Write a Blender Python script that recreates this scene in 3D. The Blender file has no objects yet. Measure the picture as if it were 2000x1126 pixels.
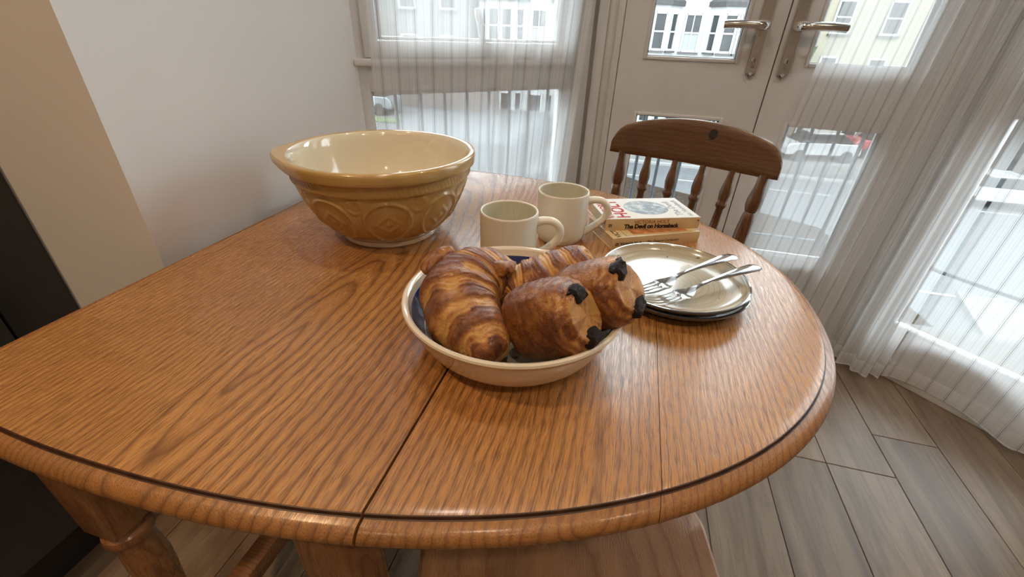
import bpy, bmesh, math, random
from mathutils import Vector, Matrix, noise
random.seed(7)
SC = bpy.context.scene
COL = SC.collection
PI = math.pi
# ------------------------------------------------------------------ camera
H = 1.08
F_PX = 845.0
cam_d = bpy.data.cameras.new('camera'); cam = bpy.data.objects.new('camera', cam_d); COL.objects.link(cam)
cam_d.sensor_fit = 'HORIZONTAL'; cam_d.sensor_width = 36.0; cam_d.lens = 36.0*F_PX/2000.0
cam_d.clip_start = .01; cam_d.clip_end = 300
cam.matrix_world = Matrix(((0.96534572, -0.16106031, 0.20534656, 0),
                           (0.25881633, 0.48985583, -0.83249947, 0),
                           (0.03349241, 0.85679685, 0.51456527, H), (0, 0, 0, 1)))
SC.camera = cam
# ------------------------------------------------------------------ sky, light, exposure
SKY = 9.0
w = bpy.data.worlds.new('overcast_sky'); SC.world = w; w.use_nodes = True
bg = w.node_tree.nodes['Background']
bg.inputs[0].default_value = (.86, .945, 1.0, 1); bg.inputs[1].default_value = SKY
LAMP_W = 5.2
LAMP_COL = (1.0, .63, .34)
SC.view_settings.view_transform = 'Standard'; SC.view_settings.look = 'None'
SC.view_settings.gamma = 1.0; SC.view_settings.use_curve_mapping = False
SC.view_settings.exposure = 0.32
SC.cycles.transparent_max_bounces = 20
SC.cycles.max_bounces = 7; SC.cycles.diffuse_bounces = 4; SC.cycles.glossy_bounces = 3
SC.cycles.adaptive_threshold = .05; SC.cycles.adaptive_min_samples = 24
SC.cycles.caustics_reflective = False; SC.cycles.caustics_refractive = False
SC.cycles.sample_clamp_indirect = 6.0
S2 = math.sqrt(.5)
# ------------------------------------------------------------------ materials
class NT:
    def __init__(s, name):
        s.m = bpy.data.materials.new(name); s.m.use_nodes = True; s.t = s.m.node_tree
        s.n = s.t.nodes; s.b = s.n['Principled BSDF']; s.out = s.n['Material Output']
    def add(s, kind, **kw):
        nd = s.n.new('ShaderNode'+kind)
        for k, v in kw.items():
            if k.startswith('i_'):
                nd.inputs[int(k[2:]) if k[2:].isdigit() else k[2:].replace('_', ' ')].default_value = v
            else: setattr(nd, k, v)
        return nd
    def link(s, a, b): s.t.links.new(a, b)
    def math(s, op, a, b=None, c=None):
        nd = s.n.new('ShaderNodeMath'); nd.operation = op
        for i, v in enumerate((a, b, c)):
            if v is None: continue
            if isinstance(v, (int, float)): nd.inputs[i].default_value = v
            else: s.link(v, nd.inputs[i])
        return nd.outputs[0]
    def ramp(s, fac, stops, interp='LINEAR'):
        nd = s.n.new('ShaderNodeValToRGB'); cr = nd.color_ramp; cr.interpolation = interp
        while len(cr.elements) < len(stops): cr.elements.new(.5)
        for e, (p, c) in zip(cr.elements, stops):
            e.position = p; e.color = (*c, 1) if len(c) == 3 else c
        s.link(fac, nd.inputs[0]); return nd.outputs[0]
    def mix(s, fac, a, b, blend='MIX'):
        nd = s.n.new('ShaderNodeMix'); nd.data_type = 'RGBA'; nd.blend_type = blend
        for i, v in ((0, fac), (6, a), (7, b)):
            if isinstance(v, (int, float)): nd.inputs[i].default_value = v
            elif isinstance(v, tuple): nd.inputs[i].default_value = (*v, 1) if len(v) == 3 else v
            else: s.link(v, nd.inputs[i])
        return nd.outputs[2]
    def noise(s, vec, scale, detail=3, rough=.5, dist=0):
        nd = s.add('TexNoise'); nd.inputs['Scale'].default_value = scale; nd.inputs['Detail'].default_value = detail
        nd.inputs['Roughness'].default_value = rough; nd.inputs['Distortion'].default_value = dist
        if vec is not None: s.link(vec, nd.inputs['Vector'])
        return nd.outputs['Fac']
    def obj(s): return s.add('TexCoord').outputs['Object']
    def uv(s): return s.add('TexCoord').outputs['UV']
    def mapping(s, vec, scale=(1, 1, 1), loc=(0, 0, 0), rot=(0, 0, 0)):
        nd = s.add('Mapping'); nd.inputs['Scale'].default_value = scale; nd.inputs['Location'].default_value = loc
        nd.inputs['Rotation'].default_value = rot; s.link(vec, nd.inputs['Vector']); return nd.outputs[0]
    def sep(s, vec):
        nd = s.add('SeparateXYZ'); s.link(vec, nd.inputs[0]); return nd.outputs
    def comb(s, x, y, z):
        nd = s.add('CombineXYZ')
        for i, v in enumerate((x, y, z)):
            if isinstance(v, (int, float)): nd.inputs[i].default_value = v
            else: s.link(v, nd.inputs[i])
        return nd.outputs[0]
    def bump(s, h, strength=.3, dist=.001):
        nd = s.add('Bump'); nd.inputs['Strength'].default_value = strength; nd.inputs['Distance'].default_value = dist
        s.link(h, nd.inputs['Height']); s.link(nd.outputs[0], s.b.inputs['Normal'])
    def set(s, color=None, rough=None, metal=None, spec=None, coat=None, coat_rough=None):
        for key, v in (('Base Color', color), ('Roughness', rough), ('Metallic', metal), ('Specular IOR Level', spec),
                       ('Coat Weight', coat), ('Coat Roughness', coat_rough)):
            if v is None: continue
            if isinstance(v, (int, float)): s.b.inputs[key].default_value = v
            elif isinstance(v, tuple): s.b.inputs[key].default_value = (*v, 1)
            else: s.link(v, s.b.inputs[key])
        return s.m

def plain(name, c, rough=.5, metal=0, spec=.5, coat=0, var=.06, scale=30, coat_rough=.05):
    t = NT(name); f = t.noise(t.obj(), scale, 4)
    lo = tuple(max(0, x*(1-var)) for x in c); hi = tuple(min(1, x*(1+var)) for x in c)
    return t.set(color=t.ramp(f, [(.3, lo), (.7, hi)]), rough=rough, metal=metal, spec=spec, coat=coat, coat_rough=coat_rough)

def oak(name, dark, mid, light, rough=.36, axis='Y', pore=1.0, ring=.008, coat=.15, coat_rough=.2, bump=.35):
    """sawn wood: growth rings round a tilted axis, fine pores; per-piece grain from object properties"""
    t = NT(name)
    v = t.obj()
    x, y, z = t.sep(v)
    if axis == 'X': x, y, z = y, x, z
    if axis == 'Z': x, y, z = x, z, y
    at = lambda nm: t.add('Attribute', attribute_type='OBJECT', attribute_name=nm).outputs['Fac']
    z = t.math('SUBTRACT', z, at('grain_z'))
    gx, gy, gt, tone = at('grain_x'), at('grain_y'), at('grain_tilt'), at('tone')
    rnd = t.add('ObjectInfo').outputs['Random']
    off = t.math('MULTIPLY', rnd, 17.0)
    lv = t.comb(t.math('ADD', t.math('MULTIPLY', x, 9.0), off), t.math('MULTIPLY', y, 2.2), t.math('ADD', t.math('MULTIPLY', z, 9.0), off))
    n1 = t.noise(lv, 1.0, 3, .5)
    lv2 = t.comb(t.math('ADD', t.math('MULTIPLY', x, 45.0), off), t.math('MULTIPLY', y, 14.0), t.math('MULTIPLY', z, 45.0))
    n2 = t.noise(lv2, 1.0, 2, .5)
    dx = t.math('SUBTRACT', x, gx); dy = t.math('MULTIPLY', t.math('SUBTRACT', y, gy), gt)
    d = t.math('SQRT', t.math('ADD', t.math('ADD', t.math('MULTIPLY', dx, dx), t.math('MULTIPLY', dy, dy)), t.math('ADD', t.math('MULTIPLY', z, z), .00002)))
    d = t.math('ADD', d, t.math('MULTIPLY', t.math('SUBTRACT', n1, .5), .034))
    d = t.math('ADD', d, t.math('MULTIPLY', t.math('SUBTRACT', n2, .5), .011))
    fr = t.math('FRACT', t.math('DIVIDE', d, t.math('MULTIPLY', ring, t.math('ADD', 1.0, at('grain_s')))))
    band = t.ramp(fr, [(0, (.0, .0, .0)), (.12, (.75, .75, .75)), (.55, (1, 1, 1)), (.86, (.55, .55, .55)), (1, (0, 0, 0))])
    # pores: short dark dashes along the grain
    pv = t.comb(t.math('ADD', t.math('MULTIPLY', x, 820.0), off), t.math('MULTIPLY', y, 46.0), t.math('MULTIPLY', z, 820.0))
    pn = t.noise(pv, 1.0, 2, .6)
    por = t.ramp(pn, [(.36, (0, 0, 0)), (.53, (1, 1, 1))])
    bv = t.noise(t.comb(t.math('MULTIPLY', x, 14.0), t.math('MULTIPLY', y, 3.0), off), 1.0, 4, .6)
    c = t.mix(t.math('MULTIPLY', t.math('ADD', t.math('MULTIPLY', band, .45), t.math('MULTIPLY', bv, .75)), 1.0), mid, light)
    c = t.mix(t.math('MULTIPLY', t.math('SUBTRACT', 1.0, band), t.math('ADD', .42, t.math('MULTIPLY', at('grain_s'), .45))), c, dark)
    c = t.mix(t.math('MULTIPLY', t.math('SUBTRACT', 1.0, por), .62*pore), c, dark)
    pat = t.noise(t.comb(t.math('MULTIPLY', x, 5.0), t.math('MULTIPLY', y, 3.0), off), 1.0, 3, .6)
    tn = t.math('ADD', t.math('ADD', .74, t.math('MULTIPLY', pat, .40)), t.math('MULTIPLY', tone, .5))
    c = t.mix(1.0, c, t.comb(tn, tn, tn), 'MULTIPLY')
    rr = t.math('ADD', rough-.06, t.math('MULTIPLY', t.math('SUBTRACT', 1.0, t.math('MULTIPLY', por, band)), .18))
    t.set(color=c, rough=rr, spec=.5, coat=coat, coat_rough=coat_rough)
    t.bump(t.math('ADD', t.math('MULTIPLY', por, .7), t.math('MULTIPLY', band, .3)), bump, .0006)
    return t.m

M = {}
M['oak'] = oak('varnished_oak', (.095, .034, .008), (.310, .135, .036), (.500, .245, .080), rough=.30, coat=.4, coat_rough=.18)
M['oak_edge'] = oak('varnished_oak_moulding', (.105, .040, .011), (.265, .115, .033), (.37, .170, .053), rough=.34, coat=.3, pore=.7)
M['oak_leg'] = oak('varnished_oak_turning', (.10, .035, .011), (.25, .105, .034), (.34, .15, .052), rough=.36, axis='Z', pore=.7)
M['oak_rail'] = oak('varnished_oak_rail', (.09, .032, .010), (.22, .09, .03), (.30, .13, .046), rough=.38, axis='X', pore=.7)
M['quirk'] = plain('dark_wax_in_groove', (.045, .018, .008), .45, var=.5, scale=60)
M['pine_x'] = oak('stained_pine_crest', (.040, .015, .005), (.088, .034, .010), (.130, .053, .017), rough=.36, axis='X', pore=.25, ring=.012, coat=.25)
M['pine_z'] = oak('stained_pine_turning', (.045, .017, .006), (.098, .040, .013), (.145, .061, .020), rough=.34, axis='Z', pore=.3, ring=.010, coat=.3)
M['pine_y'] = oak('stained_pine_seat', (.12, .055, .022), (.26, .13, .058), (.36, .195, .095), rough=.42, axis='Y', pore=.25, ring=.014, coat=.1)
def floor_mat():
    t = NT('laminate_oak_floor'); v = t.obj(); x, y, z = t.sep(v)
    rnd = t.add('ObjectInfo').outputs['Random']; off = t.math('MULTIPLY', rnd, 31.0)
    n1 = t.noise(t.comb(t.math('ADD', t.math('MULTIPLY', x, 16.0), off), t.math('ADD', t.math('MULTIPLY', y, 1.6), off), 0.0), 1.0, 5, .6, .6)
    n2 = t.noise(t.comb(t.math('ADD', t.math('MULTIPLY', x, 130.0), off), t.math('MULTIPLY', y, 4.0), off), 1.0, 3, .6)
    wv = t.math('FRACT', t.math('ADD', t.math('MULTIPLY', n1, 9.0), t.math('MULTIPLY', x, 8.0)))
    c = t.ramp(n1, [(.25, (.118, .083, .057)), (.5, (.225, .163, .113)), (.75, (.325, .245, .174))])
    c = t.mix(t.math('MULTIPLY', t.math('SUBTRACT', 1.0, t.math('MINIMUM', t.math('MULTIPLY', wv, 4.0), 1.0)), .28), c, (.13, .095, .07))
    c = t.mix(t.math('MULTIPLY', t.math('GREATER_THAN', n2, .56), .30), c, (.13, .095, .068))
    tn = t.math('ADD', .74, t.math('MULTIPLY', rnd, .42))
    c = t.mix(1.0, c, t.comb(tn, t.math('MULTIPLY', tn, .995), t.math('MULTIPLY', tn, .985)), 'MULTIPLY')
    t.set(color=c, rough=.42, spec=.45); t.bump(n2, .12, .0006); return t.m
M['floor'] = floor_mat()
M['gap'] = plain('dark_joint', (.05, .04, .032), .8)
M['wall'] = plain('white_wall_paint', (.80, .80, .79), .65, spec=.3, var=.012, scale=3)
M['upvc'] = plain('white_frame_paint', (.68, .68, .675), .38, var=.012, scale=4)
M['seal'] = plain('grey_window_seal', (.16, .15, .14), .6)
M['ceiling'] = plain('ceiling_paint', (.80, .80, .78), .8, var=.01)
M['charcoal'] = plain('charcoal_cabinet_lacquer', (.030, .031, .033), .45, var=.08)
M['black_plinth'] = plain('dark_plinth', (.022, .022, .023), .55)
def chrome_mat(name, c, rough):
    t = NT(name); f = t.noise(t.obj(), 60, 3); return t.set(color=t.ramp(f, [(.3, tuple(x*.93 for x in c)), (.7, c)]), rough=t.math('ADD', rough, t.math('MULTIPLY', f, .06)), metal=1.0)
M['chrome'] = chrome_mat('polished_chrome', (.82, .80, .77), .10)
M['nickel'] = chrome_mat('worn_nickel_plate', (.62, .56, .50), .26)
M['steel'] = chrome_mat('stainless_steel', (.86, .87, .88), .07)
def glass_mat():
    t = NT('window_glass')
    tr = t.add('BsdfTransparent'); tr.inputs[0].default_value = (.97, .985, .98, 1)
    gl = t.add('BsdfGlossy'); gl.inputs['Roughness'].default_value = .01
    n = t.noise(t.obj(), 2.0, 1); gl.inputs[0].default_value = (1, 1, 1, 1)
    fr = t.add('Fresnel'); fr.inputs[0].default_value = 1.45
    mx = t.add('MixShader'); t.link(t.math('MULTIPLY', fr.outputs[0], t.math('ADD', .85, t.math('MULTIPLY', n, .1))), mx.inputs[0])
    t.link(tr.outputs[0], mx.inputs[1]); t.link(gl.outputs[0], mx.inputs[2]); t.link(mx.outputs[0], t.out.inputs[0]); return t.m
M['glass'] = glass_mat()
def sheer_mat():
    """sheer voile: woven-in vertical stripes, one strong thread group every 62 mm, hem doubled at the bottom"""
    t = NT('striped_sheer_voile'); u, v, _ = t.sep(t.uv())
    def stripe(period, wdt, shift=0.0):
        f = t.math('FRACT', t.math('DIVIDE', t.math('ADD', u, shift), period))
        d = t.math('ABSOLUTE', t.math('SUBTRACT', f, .5))
        return t.math('LESS_THAN', d, wdt/period/2)
    s1 = stripe(.062, .0024)
    s2 = t.math('MAXIMUM', stripe(.062, .0014, .0050), stripe(.062, .0012, .0575))
    s3 = t.math('MAXIMUM', stripe(.0089, .0006, .001), stripe(.062, .0011, .030))
    st = t.math('MAXIMUM', t.math('MULTIPLY', s1, .85), t.math('MAXIMUM', t.math('MULTIPLY', s2, .6), t.math('MULTIPLY', s3, .34)))
    hem = t.math('LESS_THAN', v, .055)
    edge = t.math('LESS_THAN', v, .006)
    a = t.math('ADD', .50, t.math('MULTIPLY', hem, .22))
    a = t.math('ADD', a, t.math('MULTIPLY', edge, .2))
    a = t.math('MAXIMUM', a, t.math('MULTIPLY', st, .95))
    colr = t.mix(st, (.95, .96, .965), (.20, .19, .185))
    df = t.add('BsdfDiffuse'); tl = t.add('BsdfTranslucent'); t.link(colr, df.inputs[0]); t.link(colr, tl.inputs[0])
    m1 = t.add('MixShader'); m1.inputs[0].default_value = .55; t.link(df.outputs[0], m1.inputs[1]); t.link(tl.outputs[0], m1.inputs[2])
    tr = t.add('BsdfTransparent'); m2 = t.add('MixShader'); t.link(a, m2.inputs[0]); t.link(tr.outputs[0], m2.inputs[1]); t.link(m1.outputs[0], m2.inputs[2])
    t.link(m2.outputs[0], t.out.inputs[0]); return t.m
M['sheer'] = sheer_mat()
M['cream'] = plain('cream_glaze', (.74, .66, .53), .16, coat=.6, var=.02)
M['stone_ware'] = plain('matt_cream_stoneware', (.72, .69, .59), .42, spec=.4, var=.015)
M['stone_in'] = plain('mug_inside_glaze', (.60, .565, .44), .3, var=.015)
M['navy'] = plain('navy_glaze_band', (.016, .032, .14), .15, coat=.2, var=.08)
M['cane'] = plain('yellow_cane_glaze', (.47, .310, .112), .20, coat=.5, var=.05, scale=14)
M['cane_in'] = plain('bowl_ivory_glaze', (.70, .63, .48), .09, coat=.8, var=.015, scale=6)
def plate_mat():
    t = NT('ringed_beige_glaze'); x, y, z = t.sep(t.obj())
    n = t.noise(t.obj(), 9, 2)
    rr = t.math('SQRT', t.math('ADD', t.math('MULTIPLY', x, x), t.math('MULTIPLY', y, y)))
    rw = t.math('ADD', rr, t.math('MULTIPLY', t.math('SUBTRACT', n, .5), .010))
    f = t.math('FRACT', t.math('DIVIDE', rw, .0082))
    ring = t.ramp(f, [(0, (0, 0, 0)), (.42, (0, 0, 0)), (.5, (1, 1, 1)), (.58, (0, 0, 0)), (1, (0, 0, 0))])
    broad = t.noise(t.comb(t.math('MULTIPLY', rw, 140.0), 0.0, 0.0), 1.0, 2)
    c = t.mix(broad, (.36, .31, .215), (.47, .415, .30))
    c = t.mix(t.math('MULTIPLY', ring, .6), c, (.17, .135, .085))
    sp = t.math('GREATER_THAN', t.noise(t.obj(), 130, 0), .80)
    c = t.mix(t.math('MULTIPLY', sp, .8), c, (.06, .045, .03))
    return t.set(color=c, rough=.16, coat=.15)
M['plate'] = plate_mat()
M['plate_rim'] = plain('charcoal_glaze_rim', (.045, .045, .047), .14, coat=.6, var=.1)
def pastry_mat():
    t = NT('baked_pastry'); at = t.add('Attribute', attribute_name='bake'); b = at.outputs['Fac']
    n = t.noise(t.obj(), 95, 6, .7, 1.4); n2 = t.noise(t.obj(), 420, 3, .6); n3 = t.noise(t.obj(), 30, 3)
    ridge = t.math('SUBTRACT', 1.0, t.math('ABSOLUTE', t.math('MULTIPLY', t.math('SUBTRACT', n, .5), 5.0)))
    ridge = t.math('MAXIMUM', ridge, 0.0)
    f = t.math('ADD', t.math('MULTIPLY', b, .80), t.math('MULTIPLY', t.math('SUBTRACT', n3, .5), .55))
    f = t.math('SUBTRACT', f, t.math('MULTIPLY', t.math('MULTIPLY', ridge, ridge), .20))
    f = t.math('ADD', f, t.math('MULTIPLY', t.math('SUBTRACT', n, .5), .35))
    c = t.ramp(f, [(.0, (.58, .31, .088)), (.25, (.40, .165, .036)), (.52, (.215, .066, .014)), (.8, (.092, .024, .007)), (1, (.045, .012, .005))])
    t.set(color=c, rough=t.math('ADD', .22, t.math('MULTIPLY', n2, .3)), spec=.5, coat=.2, coat_rough=.22)
    t.bump(t.math('ADD', t.math('MULTIPLY', ridge, .8), t.math('MULTIPLY', n2, .35)), .6, .0016); return t.m
M['pastry'] = pastry_mat()
M['crumb'] = plain('pastry_end_crumb', (.40, .20, .085), .6, var=.35, scale=160)
t = NT('dark_chocolate'); n = t.noise(t.obj(), 220, 5, .7); t.bump(n, .9, .003)
M['choc'] = t.set(color=t.ramp(n, [(.3, (.005, .003, .0025)), (.75, (.022, .011, .008))]), rough=.55, spec=.25)
M['paper'] = plain('aged_page_edges', (.56, .44, .29), .8, var=.1, scale=300)
M['cover_white'] = plain('white_paperback_cover', (.72, .71, .68), .55, spec=.2, var=.02)
M['cover_cream'] = plain('cream_paperback_cover', (.62, .46, .24), .32, var=.04)
M['spine_cream'] = plain('cream_paperback_spine', (.66, .50, .285), .34, var=.04)
M['ink_black'] = plain('black_ink', (.012, .010, .010), .4)
M['ink_red'] = plain('red_ink', (.42, .03, .03), .6, spec=.1)
M['ink_orange'] = plain('orange_brown_ink', (.42, .15, .055), .4)
M['ink_grey'] = plain('pale_grey_ink', (.36, .38, .40), .6, spec=.1)
def engraving():
    t = NT('engraved_medallion'); n = t.noise(t.obj(), 55, 6, .65)
    return t.set(color=t.ramp(n, [(.3, (.16, .22, .28)), (.5, (.32, .39, .44)), (.64, (.62, .65, .66))]), rough=.6, spec=.15)
M['engraving'] = engraving()
M['ink_art'] = plain('orange_brown_cover_art', (.50, .20, .07), .35, var=.5, scale=90)
# exterior
M['render_white'] = plain('white_render', (.25, .253, .253), .85, var=.05, scale=1.2)
M['render_cream'] = plain('cream_render', (.165, .150, .112), .85, var=.05, scale=1.0)
M['render_stone'] = plain('grey_stone_wall', (.085, .081, .075), .9, var=.28, scale=2.5)
M['slate'] = plain('dark_slate', (.022, .021, .021), .7, var=.3, scale=6)
M['far_pane'] = plain('far_window_pane', (.025, .028, .03), .2, spec=.2, var=.3, scale=1.5)
M['sash'] = plain('white_sash_paint', (.27, .272, .272), .5)
M['sill'] = plain('dark_stone_sill', (.04, .04, .04), .7)
M['blind'] = plain('pale_net_curtain', (.16, .17, .17), .8, var=.08, scale=2)
M['asphalt'] = plain('wet_asphalt', (.062, .065, .068), .8, spec=.12, var=.10, scale=2.2)
M['pavement'] = plain('pavement_slabs', (.095, .093, .088), .8, spec=.12, var=.12, scale=2.0)
M['kerb'] = plain('granite_kerb', (.13, .13, .125), .8)
M['soil'] = plain('brown_bark_mulch', (.024, .019, .015), .95, spec=.0, var=.6, scale=14)
M['road_paint'] = plain('white_road_paint', (.15, .15, .15), .7, spec=.1)
M['iron'] = plain('dark_painted_iron', (.035, .045, .055), .4)
M['hedge'] = plain('hedge_leaves', (.022, .034, .014), .8, var=.6, scale=5)
M['grass'] = plain('verge_grass', (.038, .062, .02), .9, var=.35, scale=8)
M['brick'] = plain('pinkish_brick_wall', (.095, .08, .072), .9, var=.25, scale=5)
M['car_white'] = plain('white_car_paint', (.22, .223, .225), .2, coat=.6)
M['car_grey'] = plain('silver_blue_car_paint', (.09, .106, .114), .25, coat=.6)
M['car_red'] = plain('dark_red_car_paint', (.20, .035, .04), .25, coat=.6)
M['tyre'] = plain('black_tyre', (.02, .02, .02), .8)
M['lens'] = None

# ------------------------------------------------------------------ helpers
def link(o, parent=None):
    COL.objects.link(o)
    if parent is not None: o.parent = parent
    return o
def from_py(name, vs, fs, mat, parent=None, smooth=False, uvs=None):
    me = bpy.data.meshes.new(name); me.from_pydata([tuple(v) for v in vs], [], fs)
    if uvs is not None:
        ul = me.uv_layers.new(name='UVMap')
        for l in me.loops: ul.data[l.index].uv = uvs[l.vertex_index]
    me.materials.append(mat)
    if smooth: me.polygons.foreach_set('use_smooth', [True]*len(me.polygons))
    me.update(); return link(bpy.data.objects.new(name, me), parent)
def from_bm(name, bm, mat, parent=None, smooth=False, mats=None):
    bmesh.ops.recalc_face_normals(bm, faces=bm.faces)
    me = bpy.data.meshes.new(name); bm.to_mesh(me); bm.free()
    for m in (mats or [mat]): me.materials.append(m)
    if smooth:
        me.polygons.foreach_set('use_smooth', [True]*len(me.polygons)); me.set_sharp_from_angle(angle=math.radians(38))
    return link(bpy.data.objects.new(name, me), parent)
def tag(o, label, cat, group=None, kind=None):
    o['label'] = label; o['category'] = cat
    if group: o['group'] = group
    if kind: o['kind'] = kind
    return o
def struct(o): o['kind'] = 'structure'; return o
def empty(name, loc=(0, 0, 0), rz=0.0, parent=None):
    o = bpy.data.objects.new(name, None); link(o, parent); o.location = loc; o.rotation_euler = (0, 0, rz); o.empty_display_size = .05; return o
def add_box(bm, x0, x1, y0, y1, z0, z1, bevel=0.0, mtx=None, seg=2):
    r = bmesh.ops.create_cube(bm, size=1.0); vs = r['verts']
    for v in vs: v.co = Vector(((x0+x1)/2+v.co.x*(x1-x0), (y0+y1)/2+v.co.y*(y1-y0), (z0+z1)/2+v.co.z*(z1-z0)))
    if bevel > 0:
        es = list({e for v in vs for e in v.link_edges})
        rb = bmesh.ops.bevel(bm, geom=es, offset=bevel, segments=seg, affect='EDGES', profile=.5)
        vs = list({v for f in rb['faces'] for v in f.verts} | {v for v in vs if v.is_valid})
    if mtx is not None:
        for v in vs: v.co = mtx @ v.co
    return vs
def box(name, x0, x1, y0, y1, z0, z1, mat, parent=None, bevel=0.0, mtx=None, seg=2):
    bm = bmesh.new(); add_box(bm, x0, x1, y0, y1, z0, z1, bevel, None, seg)
    if mtx is not None: bmesh.ops.transform(bm, matrix=mtx, verts=bm.verts)
    return from_bm(name, bm, mat, parent, smooth=bevel > 0)
def lathe_data(prof, n=48, center=(0, 0), z0=0.0, cap=True):
    vs, fs = [], []
    m = len(prof)
    for (r, z) in prof:
        for k in range(n):
            a = 2*PI*k/n; vs.append((center[0]+r*math.cos(a), center[1]+r*math.sin(a), z0+z))
    for i in range(m-1):
        for k in range(n):
            fs.append((i*n+k, i*n+(k+1) % n, (i+1)*n+(k+1) % n, (i+1)*n+k))
    if cap and prof[0][0] > 1e-4: fs.append(tuple(range(n-1, -1, -1)))
    if cap and prof[-1][0] > 1e-4: fs.append(tuple((m-1)*n+k for k in range(n)))
    return vs, fs
def lathe(name, prof, mat, parent=None, n=48, z0=0.0, mtx=None, cap=True):
    vs, fs = lathe_data(prof, n, (0, 0), z0, cap)
    bm = bmesh.new(); bv = [bm.verts.new(v) for v in vs]
    for f in fs: bm.faces.new([bv[i] for i in f])
    bmesh.ops.remove_doubles(bm, verts=bm.verts, dist=1e-5)
    if mtx is not None: bmesh.ops.transform(bm, matrix=mtx, verts=bm.verts)
    return from_bm(name, bm, mat, parent, smooth=True)
def spline(pts, n):
    """Catmull-Rom through pts, n samples per span"""
    P = [Vector(p) for p in pts]; out = []
    for i in range(len(P)-1):
        p0 = P[max(i-1, 0)]; p1 = P[i]; p2 = P[i+1]; p3 = P[min(i+2, len(P)-1)]
        for k in range(n):
            t_ = k/n
            out.append(.5*((2*p1)+(p2-p0)*t_+(2*p0-5*p1+4*p2-p3)*t_*t_+(3*p1-p0-3*p2+p3)*t_**3))
    out.append(P[-1].copy()); return out
def tube(name, pts, rad, mat, parent=None, n=12, squash=None):
    """swept tube; rad is a number or list; squash = (vec, factor) flattens the section along a direction"""
    P = [Vector(p) for p in pts]; m = len(P); R = rad if isinstance(rad, (list, tuple)) else [rad]*m
    vs, fs = [], []; up = Vector((0, 0, 1)); prev = None
    for i in range(m):
        tg = (P[min(i+1, m-1)]-P[max(i-1, 0)]).normalized()
        if prev is None:
            a = tg.cross(up)
            if a.length < 1e-3: a = tg.cross(Vector((1, 0, 0)))
            a.normalize()
        else: a = (prev-tg*prev.dot(tg)).normalized()
        prev = a; b = tg.cross(a)
        for k in range(n):
            th = 2*PI*k/n; o = (a*math.cos(th)+b*math.sin(th))*R[i]
            if squash is not None:
                sv = Vector(squash[0]).normalized(); o = o-sv*(o.dot(sv)*(1-squash[1]))
            vs.append(P[i]+o)
    for i in range(m-1):
        for k in range(n): fs.append((i*n+k, i*n+(k+1) % n, (i+1)*n+(k+1) % n, (i+1)*n+k))
    fs.append(tuple(range(n-1, -1, -1))); fs.append(tuple((m-1)*n+k for k in range(n)))
    bm = bmesh.new(); bv = [bm.verts.new(v) for v in vs]
    for f in fs: bm.faces.new([bv[i] for i in f])
    return from_bm(name, bm, mat, parent, smooth=True)
def prism(name, poly, y0, y1, mat, parent=None, bevel=0.0, mtx=None):
    """polygon in XZ pushed from y0 to y1"""
    bm = bmesh.new(); a = [bm.verts.new((x, y0, z)) for x, z in poly]; b = [bm.verts.new((x, y1, z)) for x, z in poly]
    bm.faces.new(a); bm.faces.new(b[::-1]); n = len(poly)
    for i in range(n): bm.faces.new((a[i], a[(i+1) % n], b[(i+1) % n], b[i]))
    if bevel: bmesh.ops.bevel(bm, geom=list(bm.edges), offset=bevel, segments=1, affect='EDGES')
    if mtx is not None: bmesh.ops.transform(bm, matrix=mtx, verts=bm.verts)
    return from_bm(name, bm, mat, parent)
def copy_tree(o, parent=None):
    c = o.copy(); COL.objects.link(c); c.parent = parent
    for ch in list(o.children): copy_tree(ch, c)
    return c
def text_mesh(name, body, size, mat, mtx, parent, bold=0.0, shear=0.0, sx=1.0, align='LEFT', space=1.0):
    cu = bpy.data.curves.new('lettering', 'FONT'); cu.body = body; cu.size = size; cu.offset = bold; cu.shear = shear
    cu.align_x = align; cu.extrude = .00006; cu.space_character = space; cu.resolution_u = 3
    tmp = bpy.data.objects.new('lettering_tmp', cu); COL.objects.link(tmp)
    dg = bpy.context.evaluated_depsgraph_get(); me = bpy.data.meshes.new_from_object(tmp.evaluated_get(dg))
    bpy.data.objects.remove(tmp); bpy.data.curves.remove(cu)
    me.transform(Matrix.Diagonal((sx, 1, 1, 1))); me.transform(mtx); me.materials.clear(); me.materials.append(mat); me.name = name
    return link(bpy.data.objects.new(name, me), parent)
def grain(o, x, y, tilt=.12, tone=.16):
    o['grain_x'] = float(x); o['grain_y'] = float(y); o['grain_tilt'] = float(tilt); o['tone'] = float(tone); return o
def rgrain(o, sx=.05, tilt=.05, tone=None):
    return grain(o, random.uniform(-sx, sx)+.03, random.uniform(-.5, .5), tilt, random.uniform(.08, .26) if tone is None else tone)

# ================================================================== THE ROOM
XW, YD = -.72, 1.68            # left wall face, door wall face
CEIL = 2.65
A_L = Vector((XW, 1.13, 0)); B_L = Vector((-.173, 1.677, 0))
B_R = Vector((.971, YD, 0)); A_R = Vector((1.518, 1.133, 0))
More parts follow.
